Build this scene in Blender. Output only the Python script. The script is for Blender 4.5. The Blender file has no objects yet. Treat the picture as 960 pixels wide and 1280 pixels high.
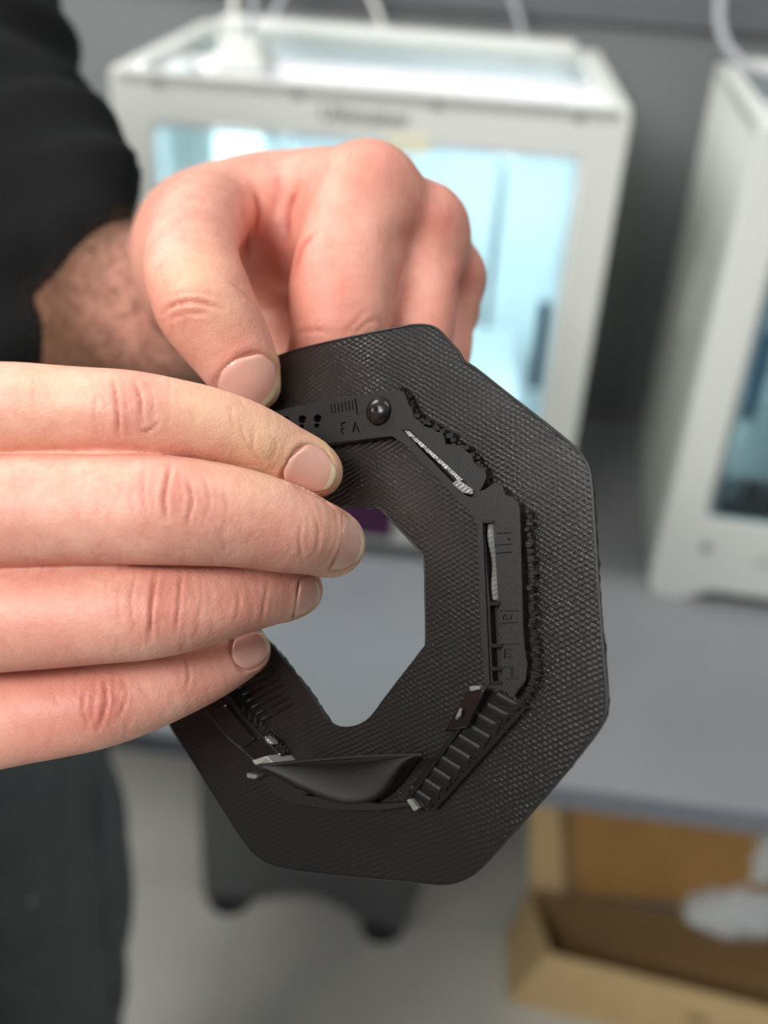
import bpy, bmesh, math, random
import numpy as np
from mathutils import Matrix, Vector
from mathutils.geometry import tessellate_polygon

random.seed(7)
rng = np.random.default_rng(7)
SC = bpy.context.scene
COL = SC.collection

# ------------------------------------------------------------------ camera
F_PX, PITCH, ROLL = 1315.76, 0.54868, 0.07083
CAM_H = 1.44953
DESK_Z = 0.75
_fw = np.array([0, math.cos(PITCH), -math.sin(PITCH)])
_up = np.array([0, math.sin(PITCH), math.cos(PITCH)])
_ri = np.array([1.0, 0, 0])
CR = _ri * math.cos(ROLL) + _up * math.sin(ROLL)
CU = _up * math.cos(ROLL) - _ri * math.sin(ROLL)
CF = _fw
CC = np.array([0, 0, CAM_H])
cam_d = bpy.data.cameras.new('camera')
cam = bpy.data.objects.new('camera', cam_d)
COL.objects.link(cam)
cam.matrix_world = Matrix(((CR[0], CU[0], -CF[0], CC[0]), (CR[1], CU[1], -CF[1], CC[1]),
                           (CR[2], CU[2], -CF[2], CC[2]), (0, 0, 0, 1)))
cam_d.sensor_fit = 'VERTICAL'
cam_d.sensor_height = 9.8
cam_d.sensor_width = 7.35
cam_d.lens = F_PX / 1280 * 9.8
cam_d.clip_start = 0.01
cam_d.dof.use_dof = True
cam_d.dof.focus_distance = 0.181
cam_d.dof.aperture_fstop = 2.7
SC.camera = cam

# ------------------------------------------------------------------ world, lights, exposure
SC.view_settings.view_transform = 'Standard'
SC.view_settings.look = 'None'
SC.view_settings.gamma = 1.0
SC.view_settings.use_curve_mapping = False
SC.view_settings.exposure = 0.0
SC.cycles.use_denoising = True
SC.cycles.max_bounces = 8
SC.cycles.caustics_reflective = False
SC.cycles.caustics_refractive = False
SC.cycles.sample_clamp_indirect = 4.0
world = bpy.data.worlds.new('room_ambient')
SC.world = world
world.use_nodes = True
world.node_tree.nodes['Background'].inputs[0].default_value = (0.95, 0.97, 1.0, 1)
world.node_tree.nodes['Background'].inputs[1].default_value = 0.60  # added even fill; enters over the walls in place of a lit ceiling


def area_lamp(name, loc, sx, sy, watts, col=(1, 0.98, 0.95), target=None):
    d = bpy.data.lights.new(name, 'AREA')
    d.shape = 'RECTANGLE'
    d.size, d.size_y = sx, sy
    d.energy = watts
    d.color = col
    o = bpy.data.objects.new(name, d)
    o.location = loc
    if target:
        o.rotation_euler = (Vector(target) - Vector(loc)).to_track_quat('-Z', 'Y').to_euler()
    COL.objects.link(o)
    return o


area_lamp('unseen_lamp', (0.75, 0.35, 2.75), 1.2, 0.35, 10)
area_lamp('unseen_lamp', (-1.6, 1.0, 2.5), 0.5, 1.2, 36, target=(0.3, 1.1, 0.9))  # added lamp that brightens the right printer's side panel
area_lamp('unseen_lamp', (-1.8, -0.7, 2.72), 0.3, 0.6, 6, target=(0, 0.2, 1.3))  # added small lamp that puts glints on the plate
area_lamp('unseen_lamp', (-1.1, -1.2, 2.75), 1.2, 0.6, 56, target=(0.1, 0.7, 0.7))


# ------------------------------------------------------------------ pixel helpers (960 x 1280 frame)
def ray(px, py):
    return CR * ((px - 480) / F_PX) + CU * (-(py - 640) / F_PX) + CF


def at(px, py, d):
    return CC + ray(px, py) * d


def at_z(px, py, z):
    r = ray(px, py)
    return CC + r * ((z - CAM_H) / r[2])


def project(P):
    q = P - CC
    z = q @ CF
    return 480 + F_PX * (q @ CR) / z, 640 - F_PX * (q @ CU) / z, z


# ------------------------------------------------------------------ materials
def lin(c):
    return tuple((v / 12.92 if v <= 0.04045 else ((v + 0.055) / 1.055) ** 2.4) for v in [x / 255 for x in c]) + (1,)


def mat(name, rgb, rough=0.5, metal=0.0, spec=0.5, noise=0.0, nscale=30, bump=0.0, bscale=200, emit=None, estr=0.0,
        alpha=None):
    m = bpy.data.materials.new(name)
    m.use_nodes = True
    nt = m.node_tree
    b = nt.nodes['Principled BSDF']
    b.inputs['Base Color'].default_value = lin(rgb)
    b.inputs['Roughness'].default_value = rough
    b.inputs['Metallic'].default_value = metal
    b.inputs['Specular IOR Level'].default_value = spec
    tc = nt.nodes.new('ShaderNodeTexCoord')
    if noise:
        n = nt.nodes.new('ShaderNodeTexNoise')
        n.inputs['Scale'].default_value = nscale
        n.inputs['Detail'].default_value = 4
        nt.links.new(tc.outputs['Object'], n.inputs['Vector'])
        hsv = nt.nodes.new('ShaderNodeHueSaturation')
        hsv.inputs['Color'].default_value = lin(rgb)
        mr = nt.nodes.new('ShaderNodeMapRange')
        mr.inputs['From Min'].default_value = 0.3
        mr.inputs['From Max'].default_value = 0.7
        mr.inputs['To Min'].default_value = 1 - noise
        mr.inputs['To Max'].default_value = 1 + noise
        nt.links.new(n.outputs['Fac'], mr.inputs['Value'])
        nt.links.new(mr.outputs['Result'], hsv.inputs['Value'])
        nt.links.new(hsv.outputs['Color'], b.inputs['Base Color'])
    if bump:
        n2 = nt.nodes.new('ShaderNodeTexNoise')
        n2.inputs['Scale'].default_value = bscale
        n2.inputs['Detail'].default_value = 3
        nt.links.new(tc.outputs['Object'], n2.inputs['Vector'])
        bp = nt.nodes.new('ShaderNodeBump')
        bp.inputs['Strength'].default_value = bump
        bp.inputs['Distance'].default_value = 0.001
        nt.links.new(n2.outputs['Fac'], bp.inputs['Height'])
        nt.links.new(bp.outputs['Normal'], b.inputs['Normal'])
    if emit:
        b.inputs['Emission Color'].default_value = lin(emit)
        b.inputs['Emission Strength'].default_value = estr
    return m


def glass_mat(name, rgb, gloss=0.08, rough=0.05):
    m = bpy.data.materials.new(name)
    m.use_nodes = True
    nt = m.node_tree
    nt.nodes.clear()
    out = nt.nodes.new('ShaderNodeOutputMaterial')
    tr = nt.nodes.new('ShaderNodeBsdfTransparent')
    tr.inputs['Color'].default_value = lin(rgb)
    gl = nt.nodes.new('ShaderNodeBsdfGlossy')
    gl.inputs['Roughness'].default_value = rough
    mx = nt.nodes.new('ShaderNodeMixShader')
    mx.inputs['Fac'].default_value = gloss
    nt.links.new(tr.outputs[0], mx.inputs[1])
    nt.links.new(gl.outputs[0], mx.inputs[2])
    nt.links.new(mx.outputs[0], out.inputs['Surface'])
    return m


def plastic_print_mat(name, rgb, waves, rough, bump, spec=0.5):
    """black printed plastic; waves = list of (angle, period m, weight)"""
    m = bpy.data.materials.new(name)
    m.use_nodes = True
    nt = m.node_tree
    b = nt.nodes['Principled BSDF']
    b.inputs['Base Color'].default_value = lin(rgb)
    b.inputs['Roughness'].default_value = rough
    b.inputs['Specular IOR Level'].default_value = spec
    tc = nt.nodes.new('ShaderNodeTexCoord')
    # slight wander so that the lines break up into dots
    nz = nt.nodes.new('ShaderNodeTexNoise')
    nz.inputs['Scale'].default_value = 38
    nz.inputs['Detail'].default_value = 2
    nt.links.new(tc.outputs['Object'], nz.inputs['Vector'])
    last = None
    for ang, per, wgt in waves:
        mp = nt.nodes.new('ShaderNodeMapping')
        mp.inputs['Rotation'].default_value = (0, 0, ang)
        nt.links.new(tc.outputs['Object'], mp.inputs['Vector'])
        w = nt.nodes.new('ShaderNodeTexWave')
        w.wave_type = 'BANDS'
        w.bands_direction = 'X'
        w.wave_profile = 'SIN'
        w.inputs['Scale'].default_value = 2 * math.pi / 20 / per
        w.inputs['Distortion'].default_value = 2.2
        w.inputs['Detail'].default_value = 1.0
        w.inputs['Detail Scale'].default_value = 0.6
        nt.links.new(mp.outputs['Vector'], w.inputs['Vector'])
        mul = nt.nodes.new('ShaderNodeMath')
        mul.operation = 'MULTIPLY'
        mul.inputs[1].default_value = wgt
        nt.links.new(w.outputs['Fac'], mul.inputs[0])
        if last is None:
            last = mul
        else:
            ad = nt.nodes.new('ShaderNodeMath')
            ad.operation = 'ADD'
            nt.links.new(last.outputs[0], ad.inputs[0])
            nt.links.new(mul.outputs[0], ad.inputs[1])
            last = ad
    n3 = nt.nodes.new('ShaderNodeTexNoise')
    n3.inputs['Scale'].default_value = 1700
    n3.inputs['Detail'].default_value = 2
    nt.links.new(tc.outputs['Object'], n3.inputs['Vector'])
    m3 = nt.nodes.new('ShaderNodeMath')
    m3.operation = 'MULTIPLY_ADD'
    m3.inputs[1].default_value = 0.8
    nt.links.new(n3.outputs['Fac'], m3.inputs[0])
    nt.links.new(last.outputs[0], m3.inputs[2])
    # patchy strength
    mr = nt.nodes.new('ShaderNodeMapRange')
    mr.inputs['From Min'].default_value = 0.35
    mr.inputs['From Max'].default_value = 0.65
    mr.inputs['To Min'].default_value = 0.25
    mr.inputs['To Max'].default_value = 1.0
    nt.links.new(nz.outputs['Fac'], mr.inputs['Value'])
    m4 = nt.nodes.new('ShaderNodeMath')
    m4.operation = 'MULTIPLY'
    nt.links.new(m3.outputs[0], m4.inputs[0])
    nt.links.new(mr.outputs['Result'], m4.inputs[1])
    bp = nt.nodes.new('ShaderNodeBump')
    bp.inputs['Strength'].default_value = 1.0
    bp.inputs['Distance'].default_value = bump
    nt.links.new(m4.outputs[0], bp.inputs['Height'])
    nt.links.new(bp.outputs['Normal'], b.inputs['Normal'])
    return m


def skin_mat(name, base, red, pale, crease):
    m = bpy.data.materials.new(name)
    m.use_nodes = True
    nt = m.node_tree
    b = nt.nodes['Principled BSDF']
    at_ = nt.nodes.new('ShaderNodeVertexColor')
    at_.layer_name = 'tint'
    sep = nt.nodes.new('ShaderNodeSeparateColor')
    nt.links.new(at_.outputs['Color'], sep.inputs['Color'])
    tc = nt.nodes.new('ShaderNodeTexCoord')
    n = nt.nodes.new('ShaderNodeTexNoise')
    n.inputs['Scale'].default_value = 210
    n.inputs['Detail'].default_value = 8
    n.inputs['Roughness'].default_value = 0.7
    nt.links.new(tc.outputs['Object'], n.inputs['Vector'])

    def mix(a, bcol, fac, src=None):
        x = nt.nodes.new('ShaderNodeMix')
        x.data_type = 'RGBA'
        x.blend_type = 'MIX'
        if isinstance(a, tuple):
            x.inputs['A'].default_value = a
        else:
            nt.links.new(a, x.inputs['A'])
        x.inputs['B'].default_value = bcol
        nt.links.new(fac, x.inputs['Factor'])
        return x.outputs['Result']
    mr = nt.nodes.new('ShaderNodeMapRange')
    mr.inputs['From Min'].default_value = 0.35
    mr.inputs['From Max'].default_value = 0.75
    mr.inputs['To Max'].default_value = 0.7
    nt.links.new(n.outputs['Fac'], mr.inputs['Value'])
    c = mix(lin(base), lin(red), mr.outputs['Result'])
    c = mix(c, lin(red), sep.outputs[0])
    c = mix(c, lin(pale), sep.outputs[1])
    c = mix(c, lin(crease), sep.outputs[2])
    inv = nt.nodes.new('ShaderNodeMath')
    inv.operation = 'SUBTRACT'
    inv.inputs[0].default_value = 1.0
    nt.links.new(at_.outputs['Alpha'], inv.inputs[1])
    c = mix(c, lin((92, 64, 42)), inv.outputs[0])  # brown of forearm hair and painted shade, by alpha
    nt.links.new(c, b.inputs['Base Color'])
    b.inputs['Roughness'].default_value = 0.5
    b.inputs['Specular IOR Level'].default_value = 0.4
    b.subsurface_method = 'RANDOM_WALK'
    b.inputs['Subsurface Weight'].default_value = 0.15
    b.inputs['Subsurface Radius'].default_value = (1.0, 0.35, 0.2)
    b.inputs['Subsurface Scale'].default_value = 0.003
    v = nt.nodes.new('ShaderNodeTexVoronoi')
    v.inputs['Scale'].default_value = 2100
    nt.links.new(tc.outputs['Object'], v.inputs['Vector'])
    n2 = nt.nodes.new('ShaderNodeTexNoise')
    n2.inputs['Scale'].default_value = 700
    n2.inputs['Detail'].default_value = 4
    nt.links.new(tc.outputs['Object'], n2.inputs['Vector'])
    ad = nt.nodes.new('ShaderNodeMath')
    ad.operation = 'MULTIPLY_ADD'
    ad.inputs[1].default_value = 2.2
    nt.links.new(n2.outputs['Fac'], ad.inputs[0])
    nt.links.new(v.outputs['Distance'], ad.inputs[2])
    bp = nt.nodes.new('ShaderNodeBump')
    bp.inputs['Strength'].default_value = 0.5
    bp.inputs['Distance'].default_value = 0.00009
    nt.links.new(ad.outputs[0], bp.inputs['Height'])
    nt.links.new(bp.outputs['Normal'], b.inputs['Normal'])
    return m


M_white = mat('printer_white', (222, 225, 218), 0.45)
M_white_in = mat('printer_inside_white', (228, 236, 238), 0.5)
M_greyscrew = mat('screw_grey', (150, 152, 150), 0.4, 0.3)
M_recess = mat('grip_shade', (92, 92, 88), 0.6)  # grey paints the shade inside the white side grip
M_rod = mat('polished_rod', (232, 230, 236), 0.3, 0.5)
M_beam = mat('white_beam', (240, 238, 243), 0.4)
M_letter = mat('logo_grey', (30, 32, 36), 0.5)
M_label = mat('cream_sticker', (232, 230, 205), 0.6)
M_glass = glass_mat('clear_door_glass', (232, 247, 251), 0.05)
M_glass_t = glass_mat('tinted_door_glass', (196, 216, 222), 0.10)
M_edge = mat('frosted_glass_edge', (190, 202, 206), 0.4)
M_handle = mat('dark_blue_handle', (26, 62, 86), 0.35)
M_screen = mat('touch_screen', (30, 10, 34), 0.12, emit=(70, 20, 62), estr=0.35)
M_black = mat('black_plastic', (16, 17, 18), 0.5)
M_led = mat('led_strip', (255, 255, 255), 0.5, emit=(238, 247, 255), estr=85.0)
M_led2 = mat('dim_led_strip', (255, 255, 255), 0.5, emit=(238, 247, 255), estr=16.0)
M_grey_print = mat('pale_print', (214, 222, 216), 0.5)
M_tube = mat('translucent_tube', (172, 173, 180), 0.3)
M_tube2 = mat('milky_tube', (236, 236, 230), 0.3)
M_wall = mat('dark_grey_wall', (116, 118, 119), 0.7, noise=0.05, nscale=6)
M_trim = mat('grey_trunking', (96, 98, 102), 0.5)
M_desk = mat('grey_laminate', (126, 127, 129), 0.26, noise=0.03, nscale=14)
M_deskedge = mat('desk_edge_band', (112, 118, 128), 0.4)
M_floor = mat('grey_vinyl_floor', (214, 213, 204), 0.45, noise=0.06, nscale=7)
M_joint = mat('floor_seam', (190, 190, 183), 0.6)
M_cab = mat('dark_grey_cabinet', (84, 87, 88), 0.55)
M_foot = mat('black_foot', (30, 31, 33), 0.5)
M_card = mat('cardboard', (212, 183, 134), 0.75, noise=0.05, nscale=25)
M_card2 = mat('brown_cardboard', (180, 136, 78), 0.75, noise=0.06, nscale=20)
M_cardshade = mat('cardboard_shaded', (150, 122, 82), 0.8, noise=0.05, nscale=20)  # darker copy of the cardboard with the interior's shade painted in
M_bag = mat('white_plastic_bag', (225, 230, 232), 0.25)
M_sweater = mat('black_sweater_cloth', (11, 12, 13), 0.85, spec=0.2, noise=0.15, nscale=120, bump=0.4, bscale=900)
M_trouser = mat('charcoal_trouser_cloth', (72, 79, 80), 0.85, spec=0.2, noise=0.12, nscale=60, bump=0.4, bscale=900)
M_seam = mat('trouser_seam', (58, 66, 68), 0.85)
M_lint = mat('pale_fleck', (150, 145, 130), 0.9)
M_shoe = mat('dark_shoe', (28, 28, 30), 0.6)
M_plate = plastic_print_mat('black_print_brim', (27, 25, 23),
                            [(math.radians(67), 0.00086, 1.0), (math.radians(122), 0.00078, 0.30)], 0.24, 0.00008)
M_plate2 = plastic_print_mat('black_print_top', (20, 18, 17), [(math.radians(35), 0.0005, 0.5)], 0.45, 0.00003, 0.28)
M_plate3 = plastic_print_mat('black_print_gloss', (20, 16, 16), [(math.radians(100), 0.0006, 0.3)], 0.25, 0.00002, 0.42)
M_glint = plastic_print_mat('painted_glint', (110, 107, 103), [(math.radians(60), 0.0007, 1.0)], 0.18, 0.0001)  # grey base paints glints onto the black plastic
M_glint2 = plastic_print_mat('painted_glint_bright', (135, 132, 128), [(math.radians(60), 0.0006, 1.0)], 0.2, 0.0001)  # lighter grey for the painted glints on threads and end facet
M_skin = skin_mat('skin', (224, 170, 150), (200, 124, 108), (228, 192, 150), (172, 90, 74))
M_hair = mat('brown_hair', (74, 52, 34), 0.5)
M_nail = mat('fingernail', (222, 170, 153), 0.16, spec=0.5, noise=0.05, nscale=200)
M_nailtip = mat('fingernail_tip', (232, 212, 176), 0.3)

# ------------------------------------------------------------------ object helpers
FR = {}


def empty(name, label, cat, frame=None, group=None):
    o = bpy.data.objects.new(name, None)
    COL.objects.link(o)
    o.empty_display_size = 0.02
    fr = frame or Matrix.Identity(4)
    o.matrix_world = fr
    FR[o.name] = fr
    o['label'] = label
    o['category'] = cat
    if group:
        o['group'] = group
    return o


class MB:
    def __init__(s):
        s.v, s.f, s.m = [], [], []

    def add(s, vs, fs, mi=0):
        k = len(s.v)
        s.v += [tuple(map(float, p)) for p in vs]
        s.f += [tuple(i + k for i in f) for f in fs]
        s.m += [mi] * len(fs)
        return s

    def box(s, a, b, mi=0):
        x0, y0, z0 = a
        x1, y1, z1 = b
        return s.add([(x0, y0, z0), (x1, y0, z0), (x1, y1, z0), (x0, y1, z0), (x0, y0, z1), (x1, y0, z1), (x1, y1, z1), (x0, y1, z1)],
                     [(3, 2, 1, 0), (4, 5, 6, 7), (0, 1, 5, 4), (1, 2, 6, 5), (2, 3, 7, 6), (3, 0, 4, 7)], mi)

    def hexa(s, p, mi=0):
        return s.add(p, [(3, 2, 1, 0), (4, 5, 6, 7), (0, 1, 5, 4), (1, 2, 6, 5), (2, 3, 7, 6), (3, 0, 4, 7)], mi)

    def prism(s, outer, holes, fn, t0, t1, mi=0):
        """polygon with holes, fn(a, b, t) -> point; from t0 to t1"""
        loops = [list(outer)] + [list(h) for h in holes]
        tris = tessellate_polygon([[Vector((a, b, 0)) for a, b in l] for l in loops])
        flat = [p for l in loops for p in l]
        n = len(flat)
        area = sum(loops[0][i][0] * loops[0][(i + 1) % len(loops[0])][1] - loops[0][(i + 1) % len(loops[0])][0] * loops[0][i][1]
                   for i in range(len(loops[0])))
        vs = [fn(a, b, t0) for a, b in flat] + [fn(a, b, t1) for a, b in flat]
        fs = []
        for t in tris:
            a, b, c = [flat[i] for i in t]
            cr = (b[0] - a[0]) * (c[1] - a[1]) - (b[1] - a[1]) * (c[0] - a[0])
            t = tuple(t) if cr > 0 else tuple(reversed(t))
            fs.append(tuple(reversed(t)))
            fs.append(tuple(i + n for i in t))
        k = 0
        for l in loops:
            m = len(l)
            for i in range(m):
                j = (i + 1) % m
                fs.append((k + i, k + j, k + j + n, k + i + n))
            k += m
        return s.add(vs, fs, mi)

    def tube(s, pts, r, n=10, mi=0, cap=True):
        pts = [Vector(p) for p in pts]
        rs = r if isinstance(r, (list, tuple)) else [r] * len(pts)
        vs, fs = [], []
        ref = None
        for i, p in enumerate(pts):
            t = (pts[min(i + 1, len(pts) - 1)] - pts[max(i - 1, 0)]).normalized()
            if ref is None:
                ref = t.orthogonal().normalized()
            ref = (ref - t * ref.dot(t)).normalized()
            bi = t.cross(ref)
            for k in range(n):
                a = 2 * math.pi * k / n
                vs.append(p + (ref * math.cos(a) + bi * math.sin(a)) * rs[i])
        for i in range(len(pts) - 1):
            for k in range(n):
                fs.append((i * n + k, i * n + (k + 1) % n, (i + 1) * n + (k + 1) % n, (i + 1) * n + k))
        if cap:
            fs.append(tuple(reversed(range(n))))
            fs.append(tuple(range((len(pts) - 1) * n, len(pts) * n)))
        return s.add(vs, fs, mi)

    def lathe(s, prof, fn, n=24, mi=0):
        """prof: (radius, height); fn(x, y, h)"""
        vs, fs = [], []
        for r, h in prof:
            for k in range(n):
                a = 2 * math.pi * k / n
                vs.append(fn(r * math.cos(a), r * math.sin(a), h))
        for i in range(len(prof) - 1):
            for k in range(n):
                fs.append((i * n + k, i * n + (k + 1) % n, (i + 1) * n + (k + 1) % n, (i + 1) * n + k))
        fs.append(tuple(reversed(range(n))))
        fs.append(tuple(range((len(prof) - 1) * n, len(prof) * n)))
        return s.add(vs, fs, mi)

    def grid(s, pts, mi=0):
        """pts[i][j]"""
        m = len(pts[0])
        fs = [(i * m + j, i * m + j + 1, (i + 1) * m + j + 1, (i + 1) * m + j) for i in range(len(pts) - 1) for j in range(m - 1)]
        return s.add([p for r_ in pts for p in r_], fs, mi)

    def obj(s, name, mats, parent=None, bevel=0.0, seg=2, smooth=35, world=False, fix=True):
        me = bpy.data.meshes.new(name)
        vs = s.v
        if world and parent is not None:
            inv = FR[parent.name].inverted()
            vs = [inv @ Vector(p) for p in vs]
        me.from_pydata(vs, [], s.f)
        mats = mats if isinstance(mats, (list, tuple)) else [mats]
        for m in mats:
            me.materials.append(m)
        me.polygons.foreach_set('material_index', s.m)
        if fix:
            bm = bmesh.new()
            bm.from_mesh(me)
            bmesh.ops.recalc_face_normals(bm, faces=bm.faces)
            bm.to_mesh(me)
            bm.free()
        if smooth:
            me.polygons.foreach_set('use_smooth', [True] * len(me.polygons))
            me.set_sharp_from_angle(angle=math.radians(smooth))
        o = bpy.data.objects.new(name, me)
        COL.objects.link(o)
        if parent is not None:
            o.parent = parent
            FR[o.name] = FR[parent.name]
        else:
            FR[o.name] = Matrix.Identity(4)
        if bevel:
            b = o.modifiers.new('bevel', 'BEVEL')
            b.width = bevel
            b.segments = seg
            b.limit_method = 'ANGLE'
            b.angle_limit = math.radians(40)
        return o


def struct(o):
    o['kind'] = 'structure'
    return o


def round_poly(pts, r, n=6):
    """round the corners of a polygon; r may be a list"""
    out = []
    N = len(pts)
    for i, p in enumerate(pts):
        rr = r[i] if isinstance(r, (list, tuple)) else r
        a, b = Vector(pts[i - 1]), Vector(pts[(i + 1) % N])
        p = Vector(p)
        d1, d2 = (a - p), (b - p)
        l = min(rr, d1.length * 0.48, d2.length * 0.48)
        if l <= 0:
            out.append(tuple(p))
            continue
        s, e = p + d1.normalized() * l, p + d2.normalized() * l
        for k in range(n + 1):
            t = k / n
            q = s * (1 - t) ** 2 + p * 2 * t * (1 - t) + e * t * t
            out.append((q.x, q.y))
    return out


def catmull(P, sub=5):
    P = np.asarray(P, float)
    out = []
    n = len(P)
    for i in range(n - 1):
        p0, p1, p2, p3 = P[max(i - 1, 0)], P[i], P[i + 1], P[min(i + 2, n - 1)]
        for k in range(sub):
            t = k / sub
            out.append(0.5 * ((2 * p1) + (-p0 + p2) * t + (2 * p0 - 5 * p1 + 4 * p2 - p3) * t * t + (-p0 + 3 * p1 - 3 * p2 + p3) * t ** 3))
    out.append(P[-1])
    return np.array(out)


def text_mesh(txt, size, fn, thick, name, m, parent, world=False):
    """lettering built from the built-in font; fn(x, y, t) -> point"""
    cu = bpy.data.curves.new('lettering', 'FONT')
    cu.body = txt
    cu.size = size
    cu.align_x = 'CENTER'
    cu.align_y = 'CENTER'
    cu.extrude = 0.5
    cu.resolution_u = 3
    to = bpy.data.objects.new('lettering', cu)
    COL.objects.link(to)
    dg = bpy.context.evaluated_depsgraph_get()
    me = to.evaluated_get(dg).to_mesh()
    vs = [fn(v.co.x, v.co.y, (v.co.z + 0.5) * thick) for v in me.vertices]
    fs = [tuple(p.vertices) for p in me.polygons]
    to.to_mesh_clear()
    bpy.data.objects.remove(to)
    bpy.data.curves.remove(cu)
    return MB().add(vs, fs).obj(name, m, parent, smooth=0, world=world)


# ------------------------------------------------------------------ setting
# floor, walls, trunking; the room stands square to the desk
ya = -0.085
fd = Matrix.Translation((0.0, 0.7055, 0)) @ Matrix.Rotation(ya, 4, 'Z')


def room(mb, nm, m, parent=None, bevel=0.0):
    mb.v = [tuple(fd @ Vector(p)) for p in mb.v]
    o = mb.obj(nm, m, parent, bevel=bevel)
    if parent is None:
        o['kind'] = 'structure'
    return o


fl = room(MB().box((-3.0, -2.9, -0.03), (2.5, 0.79, 0)), 'floor', M_floor)
room(MB().box((-3.0, 0.79, 0), (2.5, 0.89, 2.85)), 'wall_back', M_wall)
room(MB().box((-3.1, -2.9, 0), (-3.0, 0.79, 2.85)), 'wall_left', M_wall)
room(MB().box((2.5, -2.9, 0), (2.6, 0.79, 2.85)), 'wall_right', M_wall)
room(MB().box((-3.0, -3.0, 0), (2.5, -2.9, 2.85)), 'wall_front', M_wall)
room(MB().box((-3.0, 0.782, 1.296), (2.5, 0.79, 1.36)), 'trim_1', M_trim, bevel=0.004)
room(MB().box((-3.0, 0.78, 0), (2.5, 0.79, 0.08)), 'baseboard_back', M_trim, bevel=0.002)
room(MB().box((-0.215, -2.9, 0), (-0.212, 0.78, 0.0006)), 'floor_seam', M_joint, fl)
room(MB().box((-3.0, 0.42, 0), (2.5, 0.423, 0.0006)), 'floor_seam', M_joint, fl)

# desk: worktop with a banded front edge and legs
desk = empty('desk', 'long grey laminate desk that carries both white printers', 'desk', fd)
MB().box((-1.5, 0.003, 0.722), (1.75, 0.76, 0.75)).obj('worktop', M_desk, desk, bevel=0.004)
MB().box((-1.5, 0.0, 0.7225), (1.75, 0.003, 0.7485)).obj('edge_band', M_deskedge, desk, bevel=0.001)
for x in (-1.4, 1.6):
    for y in (0.06, 0.62):
        MB().box((x, y, 0), (x + 0.05, y + 0.05, 0.722)).obj('leg', M_black, desk, bevel=0.003)


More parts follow.
